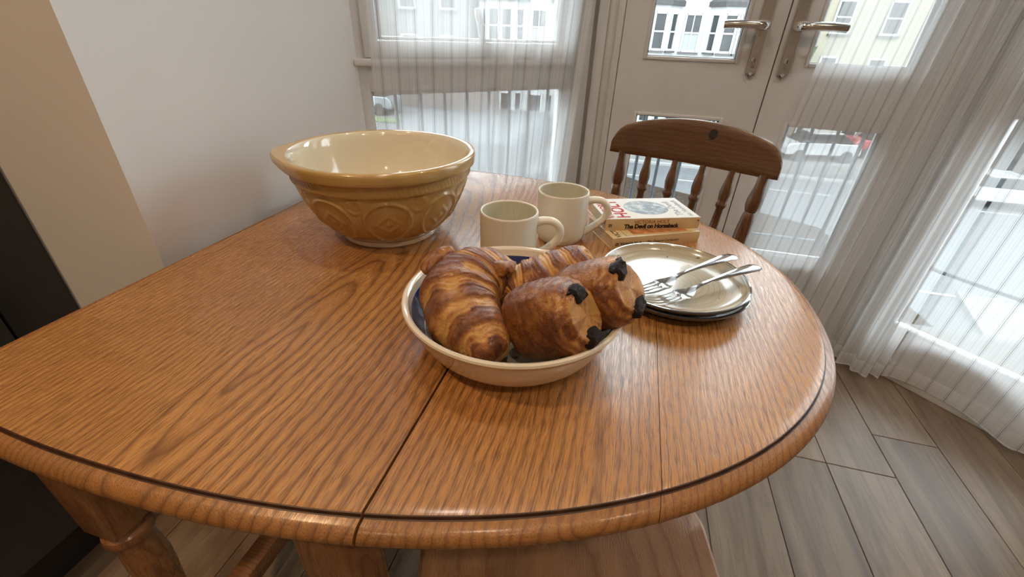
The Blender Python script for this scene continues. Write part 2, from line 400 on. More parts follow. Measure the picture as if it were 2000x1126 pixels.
# floor boards run away from the camera, 183 mm wide
fl = struct(from_py('floor', [(-3.2, -3.2, -.012), (3.4, -3.2, -.012), (3.4, 2.0, -.012), (-3.2, 2.0, -.012), (-3.2, -3.2, -.10), (3.4, -3.2, -.10), (3.4, 2.0, -.10), (-3.2, 2.0, -.10)],
            [(0, 1, 2, 3), (7, 6, 5, 4), (0, 4, 5, 1), (1, 5, 6, 2), (2, 6, 7, 3), (3, 7, 4, 0)], M['gap']))
PWID = .1835
def in_room_y(x):
    if x < XW: return .47
    if x < -.173: return 1.13+(x-XW)
    if x < .971: return YD+.02
    if x < 1.518: return 2.651-x
    return 1.133
k0 = -14
for k in range(k0, 18):
    xa = .725+PWID*k-.0; xb = xa+PWID
    if k % 3 == 0: js = [1.065, -.19, -1.44]
    elif k % 3 == 1: js = [1.23, -.02, -1.30]
    else: js = [.62, -.63, -1.9]
    if k == -1: js = [1.065, -.2, -1.5]
    edges = [2.0]+js+[-3.2]
    for yb, ya in zip(edges[:-1], edges[1:]):
        if ya > 1.9: continue
        if xb < XW-.3 and ya > .47: continue
        bm = bmesh.new(); g = .0009
        add_box(bm, xa+g, xb-g, ya+g, min(yb, 1.72)-g, -.012, 0.0, .0012, None, 1)
        from_bm('plank', bm, M['floor'], fl)
struct(box('ceiling', -3.2, 3.4, -3.2, 1.95, CEIL, CEIL+.1, M['ceiling']))
# wall stub on the left: white face to the window, end face to the kitchen
struct(box('wall_left', -2.2, XW, .472, 1.128, 0, CEIL, M['wall'], bevel=.0))
struct(box('wall_far_left', -3.2, -2.2, .472, .6, 0, CEIL, M['wall']))
struct(box('wall_left_side', -3.3, -3.2, -3.2, .6, 0, CEIL, M['wall']))
struct(box('wall_back', -3.3, 3.5, -3.3, -3.2, 0, CEIL, M['wall']))
struct(box('wall_right_side', 3.4, 3.5, -3.2, 1.3, 0, CEIL, M['wall']))
struct(box('wall_right', 1.52, 3.4, 1.133, 1.3, 0, CEIL, M['wall']))

def facet(P, Q):
    """matrix: local x along P->Q on the inner face, local y outwards, z up"""
    ex = (Q-P).normalized(); ez = Vector((0, 0, 1)); ey = ez.cross(ex)
    m = Matrix.Identity(4)
    for i in range(3): m[i][0] = ex[i]; m[i][1] = ey[i]; m[i][2] = ez[i]; m[i][3] = P[i]
    return m, (Q-P).length
TOPZ = 2.34
def frame_ring(name, x0, x1, z0, z1, wd, y0, y1, mat, parent, mtx, bevel=.003):
    bm = bmesh.new()
    add_box(bm, x0, x0+wd, y0, y1, z0, z1, bevel); add_box(bm, x1-wd, x1, y0, y1, z0, z1, bevel)
    add_box(bm, x0+wd, x1-wd, y0, y1, z0, z0+wd, bevel); add_box(bm, x0+wd, x1-wd, y0, y1, z1-wd, z1, bevel)
    bmesh.ops.transform(bm, matrix=mtx, verts=bm.verts); return from_bm(name, bm, mat, parent, smooth=True)
def bay_window(name, P, Q, mirror, label):
    mtx, L = facet(P, Q)
    def X(a, b): return (L-b, L-a) if mirror else (a, b)
    root = struct(empty(name, P))
    inv = Matrix.Translation(-P); mm = inv @ mtx
    def bar(nm, a, b, z0, z1, y0=-.0, y1=.07, bev=.004, mat=M['upvc']):
        xa, xb = X(a, b); return box(nm, xa, xb, y0, y1, z0, z1, mat, root, bev, mm)
    bar('stile', -.035, .026, .06, TOPZ); bar('stile', .692, L, .06, TOPZ)
    bar('stile', .704, L-.012, .06, TOPZ, -.016, 0)                   # corner cover strip
    bar('bottom_rail', .022, .692, .06, .187); bar('middle_rail', .022, .692, .918, .982)
    bar('sill_ledge', -.012, .700, .982, 1.0, -.018, .07); bar('head', .022, .692, 2.25, TOPZ)
    bar('skirting', -.03, L, 0, .075, -.012, .07)
    xa, xb = X(.022, .692)
    frame_ring('glazing_bead', xa, xb, .187, .918, .011, .012, .055, M['upvc'], root, mm)
    box('pane', xa+.011, xb-.011, .030, .034, .198, .907, M['glass'], root, 0, mm)
    s = frame_ring('casement_sash', xa-.004, xb+.004, 1.001, 2.247, .040, -.010, .052, M['upvc'], root, mm, .005)
    frame_ring('glazing_bead', xa+.044, xb-.044, 1.043, 2.207, .008, .004, .04, M['upvc'], root, mm)
    box('pane', xa+.052, xb-.052, .018, .022, 1.051, 2.199, M['glass'], root, 0, mm)
    hx = (xa+xb)/2
    bm = bmesh.new(); add_box(bm, hx-.013, hx+.013, -.022, -.010, 1.006, 1.040, .003)
    rot = Matrix.Translation((hx, -.03, 1.022)) @ Matrix.Rotation(math.radians(-12), 4, 'Y')
    add_box(bm, -.009, .009, -.008, .006, -.005, .105, .004, rot)
    bmesh.ops.transform(bm, matrix=mm, verts=bm.verts); from_bm('window_handle', bm, M['upvc'], root, smooth=True)
    bar('lintel', -.03, L, TOPZ, CEIL, 0, .2, 0, M['wall'])
    return root
bay_window('window_1', A_L, B_L, False, '')
bay_window('window_2', B_R, A_R, True, '')
# french doors
DX = [-.173, -.077, .3995, .876, .971]
fr = struct(empty('trim_1', (.4, YD, 0)))
mm = Matrix.Translation((-.4, -YD, 0))
for a, b in ((DX[0], DX[1]), (DX[3], DX[4])):
    box('door_jamb', a-.03 if a < 0 else a, b if a < 0 else b+.03, YD+.012, YD+.09, 0, TOPZ, M['upvc'], fr, .004, mm)
    box('jamb_bead', (b-.022) if a < 0 else a, b if a < 0 else a+.022, YD-.004, YD+.014, 0, TOPZ, M['upvc'], fr, .004, mm)
    box('jamb_cover', (a+.012) if a < 0 else b-.045, (a+.045) if a < 0 else b-.012, YD-.002, YD+.014, 0, TOPZ, M['upvc'], fr, .003, mm)
box('door_head', DX[0], DX[4], YD+.0, YD+.09, 2.28, TOPZ, M['upvc'], fr, .004, mm)
box('threshold', DX[0], DX[4], YD-.0, YD+.10, 0, .045, M['upvc'], fr, .004, mm)
box('lintel', DX[0]-.05, DX[4]+.05, YD, YD+.2, TOPZ, CEIL, M['wall'], fr, 0, mm)
def door(name, x0, x1, px0, px1, hx, sgn):
    root = struct(empty(name, (x0, YD, .05))); mm = Matrix.Translation((-x0, -YD, -.05))
    g = .002; x0 += g; x1 -= g; ya, yb = YD, YD+.055
    Z = [.05, .373, .842, 1.012, 2.16, 2.275]
    def bx(nm, a, b, z0, z1): return box(nm, a, b, ya, yb, z0, z1, M['upvc'], root, 0, mm)
    bx('stile', x0, px0, Z[0], Z[5]); bx('stile', px1, x1, Z[0], Z[5])
    bx('bottom_rail', px0, px1, Z[0], Z[1]); bx('lock_rail', px0, px1, Z[2], Z[3]); bx('top_rail', px0, px1, Z[4], Z[5])
    for z0, z1 in ((Z[1], Z[2]), (Z[3], Z[4])):
        frame_ring('glazing_bead', px0-.004, px1+.004, z0-.004, z1+.004, .011, YD-.005, YD+.03, M['upvc'], root, mm, .003)
        frame_ring('gasket', px0+.006, px1-.006, z0+.006, z1-.006, .003, YD+.004, YD+.030, M['seal'], root, mm, 0)
        box('pane', px0+.004, px1-.004, YD+.020, YD+.024, z0+.004, z1-.004, M['glass'], root, 0, mm)
    bm = bmesh.new(); add_box(bm, hx-.0145, hx+.0145, YD-.011, YD, .968, 1.205, .0)
    es = [e for e in bm.edges if abs(e.verts[0].co.y-e.verts[1].co.y) > .005]
    bmesh.ops.bevel(bm, geom=es, offset=.0138, segments=6, affect='EDGES')
    bmesh.ops.transform(bm, matrix=mm, verts=bm.verts); hp = from_bm('handle_plate', bm, M['nickel'], root, smooth=True)
    cyl = lambda r, y0, y1, z, nm, mat: lathe(nm, [(0, 0), (r, 0), (r, y1-y0-.001), (r-.001, y1-y0), (0, y1-y0)], mat, hp, 20, 0,
        mm @ Matrix.Translation((hx, y1, z)) @ Matrix.Rotation(PI/2, 4, 'X'))
    cyl(.0085, YD-.017, YD-.010, 1.020, 'key_cylinder', M['nickel'])
    box('keyway', hx-.0045, hx+.0045, YD-.0165, YD-.010, 1.000, 1.020, M['nickel'], hp, .002, mm)
    box('key_slot', hx-.001, hx+.001, YD-.0178, YD-.0165, 1.015, 1.025, M['ink_black'], hp, 0, mm)
    cyl(.0048, YD-.0125, YD-.010, .982, 'screw', M['chrome']); cyl(.0048, YD-.0125, YD-.010, 1.192, 'screw', M['chrome'])
    pts = spline([(hx, YD-.008, 1.112), (hx, YD-.040, 1.112), (hx+sgn*.012, YD-.052, 1.113), (hx+sgn*.045, YD-.054, 1.1145), (hx+sgn*.085, YD-.053, 1.114), (hx+sgn*.118, YD-.050, 1.112)], 5)
    rad = [0.0115]*7+[.0105, .0105, .0102, .0100, .0098, .0098, .0097, .0096, .0095, .0095, .0095, .0095, .0095, .0095, .0095, .0095, .0095, .0095]
    rad = [r_*1.22 for r_ in (rad+[.0093]*40)[:len(pts)]]
    lv = tube('lever_handle', [p+Vector((-root.location.x, -YD, -.05)) for p in pts], rad, M['chrome'], root, 14)
    return root
door('door_1', DX[1], DX[2], .0055, .292, .338, -1)
door('door_2', DX[2], DX[3], .4886, .776, .431, 1)
# the rubber strip and cover between the leaves
st = box('door_gap_seal', DX[2]-.004, DX[2]+.004, YD+.02, YD+.05, .05, 2.27, M['seal'], fr, 0, Matrix.Translation((-.4, -YD, 0)))

# curtains -------------------------------------------------------------------------------------------------
def curtain(name, top, bot, z_top, z_bot, waves, amp_top, amp_bot, seed, label, width_u, n=260, rows=26):
    """cloth between a top and a bottom path; waves = list of (frequency, weight, phase) along the width"""
    tp = spline([(x, y, 0) for x, y in top], 24); bp = spline([(x, y, 0) for x, y in bot], 24)
    def arc(P, t_):
        L = [0]
        for a, b in zip(P[:-1], P[1:]): L.append(L[-1]+(b-a).length)
        d = t_*L[-1]; i = 0
        while i < len(L)-2 and L[i+1] < d: i += 1
        f = (d-L[i])/max(L[i+1]-L[i], 1e-9); p = P[i].lerp(P[i+1], min(max(f, 0), 1)); tg = (P[i+1]-P[i]).normalized()
        return p, Vector((tg.y, -tg.x, 0))
    vs, uv, fs = [], [], []
    for j in range(rows+1):
        v = j/rows; z = z_top+(z_bot-z_top)*v
        for i in range(n+1):
            u = i/n; a, na = arc(tp, u); b, nb = arc(bp, u)
            p = a.lerp(b, v); nn = na.lerp(nb, v).normalized()
            o = sum(wt*math.sin(2*PI*fq*u+ph+.5*v*math.sin(fq)) for fq, wt, ph in waves(u))
            o += .3*noise.noise((u*9, v*1.5, seed))
            zz = z if j < rows else z+.0015*math.sin(17*u)
            vs.append((p.x+nn.x*o*(amp_top+(amp_bot-amp_top)*v), p.y+nn.y*o*(amp_top+(amp_bot-amp_top)*v), zz))
            uv.append((u*width_u, (z-z_bot)))
    for j in range(rows):
        for i in range(n):
            a = j*(n+1)+i; fs.append((a, a+1, a+n+2, a+n+1))
    o = from_py(name, vs, fs, M['sheer'], None, True, uv)
    return tag(o, label, 'curtain', 'sheer striped curtains')
nl = Vector((S2, -S2, 0)); dl = Vector((S2, S2, 0))
def lf(s, d=.06): p = A_L+dl*s+nl*d; return (p.x, p.y)
curtain('sheer_curtain', [lf(.055), lf(.25), lf(.5), lf(.80)], [lf(-.005), lf(.2, .058), lf(.42, .064), lf(.625, .06)], 2.42, .03,
        lambda u: [(7, .35, 0), (3, .5, 1)] if u < .55 else [(7, .8, 0), (15, .5, 1)], .010, .010, 3,
        'sheer striped curtain over the angled window behind the large yellow mixing bowl', .86)
curtain('sheer_curtain', [(.626, 1.632), (.72, 1.628), (.80, 1.622), (.90, 1.61), (.97, 1.575), (1.03, 1.53)],
        [(.417, 1.63), (.55, 1.625), (.68, 1.632), (.80, 1.622), (.885, 1.632), (.905, 1.590), (.955, 1.515), (1.02, 1.515)], 2.42, .028,
        lambda u: [(5, .25, 0)] if u < .38 else [(9, .55, 0), (15, .75, .6)], .016, .015, 11,
        'sheer striped curtain hanging in bunched folds across the right french door', 1.05)
curtain('sheer_curtain', [(1.045, 1.505), (1.12, 1.432), (1.25, 1.302), (1.36, 1.19), (1.46, 1.09)],
        [(1.035, 1.522), (1.07, 1.527), (1.13, 1.49), (1.185, 1.443), (1.238, 1.362), (1.268, 1.268), (1.31, 1.247), (1.39, 1.19), (1.46, 1.11)], 2.42, .030,
        lambda u: [(5, .3, 0), (2, .3, 1)], .008, .006, 23,
        'sheer striped curtain with rippling hem at the right edge of the room', .72)
for P, Q in ((A_L+nl*.06, B_L+nl*.06+Vector((.03, 0, 0))), (Vector((-.1, YD-.06, 0)), Vector((.93, YD-.06, 0))), (B_R+Vector((-S2, -S2, 0))*.07, A_R+Vector((-S2, -S2, 0))*.07)):
    o = tube('trim_rail', [(P.x, P.y, 2.43), (Q.x, Q.y, 2.43)], .008, M['upvc'], None, 10); struct(o)

# dark kitchen unit on the left
cab = empty('kitchen_cabinet', (-1.2, 0, 0))
tag(cab, 'tall charcoal kitchen cabinet standing against the beige wall end', 'cabinet')
mmc = Matrix.Translation((1.2, 0, 0))
box('carcass', -1.58, -1.008, -1.6, .468, .15, 2.1, M['charcoal'], cab, .002, mmc)
for ya, yb in ((-1.6, -1.012), (-1.008, -.322), (-.318, .3655), (.3695, .466)):
    o = box('door' if yb < .4 else 'end_panel', -1.007, -.988, ya, yb, .15, 2.1, M['charcoal'], cab, .002, mmc)
box('plinth', -1.5, -1.06, -1.6, .468, 0, .15, M['black_plinth'], cab, 0, mmc)

# ceiling lamps (behind the camera, plus three unseen ones added as fill light)
t = NT('lamp_lens'); e = t.add('Emission'); e.inputs[0].default_value = (*LAMP_COL, 1); e.inputs[1].default_value = 12; t.link(e.outputs[0], t.out.inputs[0]); M['lens'] = t.m
def downlight(x, y, label, watt=LAMP_W, colr=(1.0, .76, .54)):
    r = empty('ceiling_light', (x, y, CEIL)); tag(r, label, 'ceiling light', 'ceiling downlights')
    lathe('bezel', [(.036, 0), (.050, 0), (.052, -.004), (.048, -.008), (.037, -.006), (.036, 0)], M['chrome'], r, 32)
    lathe('lens', [(0, -.004), (.036, -.004), (.036, -.001)], M['lens'], r, 24)
    d = bpy.data.lights.new('ceiling_light_bulb', 'AREA'); d.shape = 'DISK'; d.size = .075; d.energy = watt; d.color = colr; d.spread = math.radians(150)
    o = bpy.data.objects.new('ceiling_light_bulb', d); link(o, r); o.location = (0, 0, -.012)
downlight(-.95, -.35, 'recessed downlight in the ceiling nearest the charcoal cabinet', 9.0, LAMP_COL)
downlight(.25, -.70, 'recessed downlight in the ceiling above the near chair')
downlight(1.35, -.45, 'recessed downlight in the ceiling on the right')
downlight(-.40, .66, 'added fill light in the ceiling above the table near the left wall', 2.6, (1.0, .92, .82))  # added out of view to lift the table and wall with neutral light
downlight(.70, .80, 'added fill light in the ceiling above the table near the doors', 2.6, (1.0, .92, .82))  # second added fill, brightens the doors and curtains from inside
downlight(.95, -2.0, 'added fill light in the ceiling at the back right corner of the room')  # added at a low angle to brighten the floor under the table
downlight(-.35, -1.9, 'recessed downlight in the ceiling at the back of the room')

# ================================================================== TABLE
TZ = .74
TX, TY, TA, TB, TE = -.413, .638, .712, .491, 2.2
SEAM, JOINT_R, JOINT_L, LEFT = -.1595, .077, -.408, -.667
def outline(off, n=220):
    pts = []
    for k in range(n):
        a = 2*PI*k/n; c, s = math.cos(a), math.sin(a)
        x = TA*math.copysign(abs(c)**(2/TE), c); y = TB*math.copysign(abs(s)**(2/TE), s)
        gx = math.copysign(abs(x/TA)**(TE-1)/TA, x); gy = math.copysign(abs(y/TB)**(TE-1)/TB, y); gl = math.hypot(gx, gy) or 1
        pts.append((TX+x+gx/gl*off, TY+y+gy/gl*off))
    return pts
def top_bm():
    # section from the groove outwards: flat, quirk step, rounded nose, underside
    loops = [(-.012, 0), (-.001, 0), (0, -.0004), (.0006, -.0038), (.0018, -.0044), (.007, -.0052), (.0115, -.0078), (.0150, -.0120), (.0162, -.0165), (.0150, -.0205), (.0118, -.0232), (.006, -.0245), (-.02, -.025)]
    bm = bmesh.new(); rings = []
    for off, dz in loops: rings.append([bm.verts.new((x, y, TZ+dz)) for x, y in outline(off)])
    n = len(rings[0])
    for a, b in zip(rings[:-1], rings[1:]):
        for k in range(n): bm.faces.new((a[k], a[(k+1) % n], b[(k+1) % n], b[k]))
    bm.faces.new(rings[0]); bm.faces.new(rings[-1][::-1]); bmesh.ops.recalc_face_normals(bm, faces=bm.faces); return bm
def cut(bm, x, keep_right):
    g = bm.verts[:]+bm.edges[:]+bm.faces[:]
    r = bmesh.ops.bisect_plane(bm, geom=g, dist=1e-6, plane_co=(x, 0, 0), plane_no=(1, 0, 0), clear_outer=not keep_right, clear_inner=keep_right)
    es = [e for e in r['geom_cut'] if isinstance(e, bmesh.types.BMEdge)]
    bmesh.ops.holes_fill(bm, edges=es, sides=0)
table = empty('gateleg_table', (TX, TY, 0))
tag(table, 'oval oak drop-leaf table with rounded moulded edge and one leaf folded down', 'table')
mt = Matrix.Translation((-TX, -TY, 0))
def slab(x0, x1, parent, gx, gy, tilt, tone, gs=0.0):
    bm = top_bm(); cut(bm, x0, True); cut(bm, x1, False)
    for f in bm.faces:
        c = f.calc_center_median()
        f.material_index = 0 if c.z > TZ-.0001 else (2 if TZ-.0045 < c.z else 1)
    bmesh.ops.transform(bm, matrix=mt, verts=bm.verts)
    o = from_bm('plank', bm, None, parent, smooth=True, mats=[M['oak'], M['oak_edge'], M['quirk']])
    o['grain_s'] = gs; o['grain_z'] = TZ
    return grain(o, gx-TX, gy-TY, tilt, tone)
cb = empty('centre_board', (0, 0, 0), 0, table)
slab(LEFT, JOINT_L-.0002, cb, -.96, .6, .02, .16)
slab(JOINT_L+.0002, SEAM-.0013, cb, -.368, .30, .15, .14, .55)
rl = empty('raised_leaf', (0, 0, 0), 0, table)
slab(SEAM+.0013, JOINT_R-.0003, rl, .02, .36, .05, .16, .25)
slab(JOINT_R+.0003, TX+TA+.03, rl, .42, .55, .06, .20)
# leaf hanging on the wall side
bm = top_bm(); cut(bm, SEAM+.0013, True)
rot = Matrix.Translation((LEFT-.006, 0, TZ-.012)) @ Matrix.Rotation(-PI/2, 4, 'Y').inverted() @ Matrix.Diagonal((1, 1, 1, 1)) @ Matrix.Translation((-SEAM, 0, -TZ))
bmesh.ops.transform(bm, matrix=mt @ rot, verts=bm.verts)
zs = [v.co.z for v in bm.verts]
o = from_bm('hanging_leaf', bm, None, table, smooth=True, mats=[M['oak_leg']]); rgrain(o)
# underframe
LX = (-.600, -.228); LYS = (.205, 1.071)
LEGP = [(.0, .0), (.022, 0), (.026, .02), (.024, .05), (.020, .07), (.024, .085), (.030, .095)]
def turned_leg(x, y, parent, name='leg', w=.058, zt=.715):
    o = empty(name, (x-TX, y-TY, 0), 0, parent)
    h = w/2
    grain(box('square_top', -h, h, -h, h, .475, zt, M['oak_leg'], o, .004), .01, .2, .05, .15)
    pr = [(.0, .195), (.022, .195), (.030, .206), (.031, .214), (.024, .224), (.019, .236), (.018, .25), (.021, .29), (.0255, .34), (.0275, .375), (.0255, .41), (.0215, .432), (.0215, .438), (.029, .444), (.031, .451), (.029, .459), (.022, .464), (.022, .470), (.028, .476), (0, .477)]
    grain(lathe('turned_shaft', pr, M['oak_leg'], o, 32), .012, .2, .05, .16)
    grain(box('square_foot', -h, h, -h, h, .055, .197, M['oak_leg'], o, .004), .01, .1, .05, .12)
    grain(lathe('ball_foot', [(0, 0), (.018, 0), (.026, .012), (.028, .025), (.024, .040), (.018, .050), (.020, .056), (0, .056)], M['oak_leg'], o, 28), .01, .1, .05, .12)
    return o
for x in LX:
    for y in LYS: turned_leg(x, y, table)
def rail(nm, x0, x1, y0, y1, z0, z1, bev=.003): return grain(box(nm, x0-TX, x1-TX, y0-TY, y1-TY, z0, z1, M['oak_rail'], table, bev), .02, .1, .05, random.uniform(.08, .2))
for y in LYS:
    rail('apron', LX[0]+.029, LX[1]-.029, y-.012, y+.012, .61, .715); rail('stretcher', LX[0]+.029, LX[1]-.029, y-.02, y+.02, .10, .145)
for x in LX:
    rail('apron', x-.012, x+.012, LYS[0]+.029, LYS[1]-.029, .61, .715); rail('stretcher', x-.02, x+.02, LYS[0]+.029, LYS[1]-.029, .10, .145)
gate = empty('gate', (LX[1]+.03-TX, .66-TY, 0), 0, table)
def gpart(nm, x0, x1, y0, y1, z0, z1): return rgrain(box(nm, x0, x1, y0, y1, z0, z1, M['oak_rail'], gate, .003))
gpart('gate_rail', .0, .30, -.013, .013, .62, .655); gpart('gate_rail', .0, .30, -.013, .013, .10, .14)
gpart('pivot_post', .0, .034, -.017, .017, .146, .608)
rgrain(lathe('gate_leg', [(0, 0), (.02, 0), (.026, .02), (.02, .05), (.026, .06), (.026, .19), (.019, .23), (.027, .38), (.02, .44), (.028, .45), (.026, .48), (.026, .705), (0, .705)], M['oak_leg'], gate, 24, 0, Matrix.Translation((.325, 0, 0))))

# ================================================================== CHAIRS
def make_chair():
    c = empty('spindle_chair')
    # seat
    n = 9; poly = []
    def rr(hw_f, hw_b, hd):
        pts = []
        for cx_, cy_, a0 in ((hw_b-.05, hd-.05, 0), (-(hw_b-.05), hd-.05, 90), (-(hw_f-.06), -(hd-.06), 180), (hw_f-.06, -(hd-.06), 270)):
            rd = .05 if cy_ > 0 else .06
            for k in range(n): a = math.radians(a0+90*k/(n-1)); pts.append((cx_+rd*math.cos(a), cy_+rd*math.sin(a)))
        return pts
    bm = bmesh.new(); rings = []
    for sc, z in ((.93, .418), (.985, .422), (1.0, .434), (.99, .446), (.965, .4500), (.80, .447), (.4, .443)):
        rings.append([bm.verts.new((x*sc, y*sc, z)) for x, y in rr(.212, .195, .205)])
    m = len(rings[0])
    for a, b in zip(rings[:-1], rings[1:]):
        for k in range(m): bm.faces.new((a[k], a[(k+1) % m], b[(k+1) % m], b[k]))
    bm.faces.new(rings[0][::-1]); bm.faces.new(rings[-1])
    grain(from_bm('seat', bm, M['pine_y'], c, smooth=True), .05, .1, .10, .2)
    # legs and stretchers
    lp = [(0, 0), (.012, 0), (.015, .02), (.013, .05), (.017, .09), (.019, .14), (.016, .17), (.021, .18), (.016, .19), (.020, .25), (.021, .32), (.016, .37), (.015, .425), (0, .426)]
    tops, feet = [(-.14, -.13), (.14, -.13), (-.13, .14), (.13, .14)], [(-.185, -.18), (.185, -.18), (-.175, .21), (.175, .21)]
    for (tx, ty), (fx, fy) in zip(tops, feet):
        sh = Matrix(((1, 0, (tx-fx)/.426, fx), (0, 1, (ty-fy)/.426, fy), (0, 0, 1, 0), (0, 0, 0, 1)))
        rgrain(lathe('leg', lp, M['pine_z'], c, 20, 0, sh))
    def at(i, z): return Vector((feet[i][0]+(tops[i][0]-feet[i][0])*z/.426, feet[i][1]+(tops[i][1]-feet[i][1])*z/.426, z))
    def stretcher(a, b):
        pts = [a.lerp(b, k/10) for k in range(11)]; rad = [.008, .009, .010, .012, .014, .015, .014, .012, .010, .009, .008]
        rgrain(tube('stretcher', pts, rad, M['pine_z'], c, 12))
    stretcher(at(0, .18), at(2, .18)); stretcher(at(1, .18), at(3, .18))
    stretcher((at(0, .18)+at(2, .18))/2, (at(1, .18)+at(3, .18))/2)
    # crest rail: arched plank, bowed in plan, leaning back
    CW, CB = .213, .790
    def crest_y(x, z): return .2315-.030*(x/CW)**2+(z-CB)*.16
    def crest_top(x):
        f = abs(x)/CW; body = .895-.038*f**2
        if f > .80: g = (f-.80)/.20; body -= .044*(1-math.sqrt(max(0, 1-g*g)))
        return body
    bm = bmesh.new(); NX, NZ = 56, 8; th = .011
    def grid(side):
        G = []
        for i in range(NX+1):
            s = -1+2*i/NX; x = CW*math.copysign(1-(1-abs(s))**1.5, s); zt = crest_top(x); zb = CB+.0035*(abs(x)/CW)**6
            row = []
            for j in range(NZ+1):
                f = j/NZ; z = zb+(zt-zb)*f; ins = .0035 if j in (0, NZ) or i in (0, NX) else 0
                row.append(bm.verts.new((x*(1-0*ins), crest_y(x, z)+side*(th-ins), z)))
            G.append(row)
        return G
    Fg, Bg = grid(-1), grid(1)
    for i in range(NX):
        for j in range(NZ):
            bm.faces.new((Fg[i][j], Fg[i+1][j], Fg[i+1][j+1], Fg[i][j+1])); bm.faces.new((Bg[i][j+1], Bg[i+1][j+1], Bg[i+1][j], Bg[i][j]))
    for i in range(NX):
        bm.faces.new((Fg[i][NZ], Fg[i+1][NZ], Bg[i+1][NZ], Bg[i][NZ])); bm.faces.new((Fg[i+1][0], Fg[i][0], Bg[i][0], Bg[i+1][0]))
    for j in range(NZ):
        bm.faces.new((Fg[0][j+1], Fg[0][j], Bg[0][j], Bg[0][j+1])[::-1]); bm.faces.new((Fg[NX][j], Fg[NX][j+1], Bg[NX][j+1], Bg[NX][j])[::-1])
    crest = grain(from_bm('crest_rail', bm, M['pine_x'], c, smooth=True), .20, .30, .10, .15); crest['grain_z'] = .62
    # knot in the crest
    kx, kz = .040, .868
    bm = bmesh.new(); ctr = bm.verts.new((kx, crest_y(kx, kz)-th-.0006, kz)); ringv = []
    for k in range(24):
        a = 2*PI*k/24; x = kx+.0105*math.cos(a); z = kz+.0125*math.sin(a)+.15*(x-kx); ringv.append(bm.verts.new((x, crest_y(x, z)-th-.0003, z)))
    for k in range(24): bm.faces.new((ctr, ringv[k], ringv[(k+1) % 24]))
    kn = from_bm('knot', bm, M['knot'], crest); kn['label'] = 'dark oval knot'
    # posts and spindles
    for i in range(6):
        f = -1+2*i/5; xt = .182*f; xb = .165*f; outer = i in (0, 5)
        k = 1.45 if outer else 1.0
        p0 = Vector((xb, .172-.02*abs(f), .440)); p1 = Vector((xt, crest_y(xt, CB)+.001, CB+.006))
        prof = [(0, .008), (.15, .0105), (.38, .0118), (.60, .0108), (.715, .0092), (.735, .0135), (.75, .0140), (.765, .0112), (.785, .0125), (.83, .0145), (.875, .0130), (.92, .0100), (.96, .0085), (1.0, .0085)]
        if outer: prof = [(0, .009), (.1, .0115), (.4, .0125), (.62, .0120), (.70, .0108), (.735, .0098), (.745, .0085), (.76, .0100), (.79, .0118), (.83, .0122), (.88, .0105), (.93, .0085), (1.0, .0080)]
        nm = 'back_post' if outer else 'spindle'
        rgrain(tube(nm, [p0.lerp(p1, q) for q, _ in prof], [rd*k for _, rd in prof], M['pine_z'], c, 18), tone=.15)
    return c
M['knot'] = plain('dark_wood_knot', (.018, .014, .012), .5, var=.5, scale=120)
chair = make_chair()
a = math.radians(-19.1)
chair.location = (.156-.2015*math.sin(-a), 1.215-.2015*math.cos(a), 0); chair.rotation_euler = (0, 0, a)
tag(chair, 'dark stained pine spindle chair with a black knot in its crest, facing the french doors side of the table', 'chair', 'pine spindle chairs')
chair['label'] = 'pine spindle chair at the far side of the table before the french doors'
ch2 = copy_tree(chair); ch2.location = (.035, .25, 0); ch2.rotation_euler = (0, 0, math.radians(194))
ch2['label'] = 'pine chair tucked under the near edge of the table, only its seat showing'

# ================================================================== CROCKERY
def revolve(name, prof, fn, mat, parent, n=128, mats=None, mi=None):
    """lathe with radial displacement fn(angle, index, r, z) -> r"""
    m = len(prof); vs, fs, ids = [], [], []
    for i, (r, z) in enumerate(prof):
        for k in range(n):
            a = 2*PI*k/n; q = fn(a, i, r, z); rr_, zz = q if isinstance(q, tuple) else (q, z); vs.append((rr_*math.cos(a), rr_*math.sin(a), zz))
    for i in range(m-1):
        for k in range(n): fs.append((i*n+k, i*n+(k+1) % n, (i+1)*n+(k+1) % n, (i+1)*n+k)); ids.append(mi[i] if mi else 0)
    bm = bmesh.new(); bv = [bm.verts.new(v) for v in vs]
    for f, q in zip(fs, ids): fc = bm.faces.new([bv[j] for j in f]); fc.material_index = q
    bmesh.ops.remove_doubles(bm, verts=bm.verts, dist=2e-6)
    return from_bm(name, bm, mat, parent, smooth=True, mats=mats)
def interp(pts, n):
    out = spline([(a, b, 0) for a, b in pts], n); return [(p.x, p.y) for p in out]
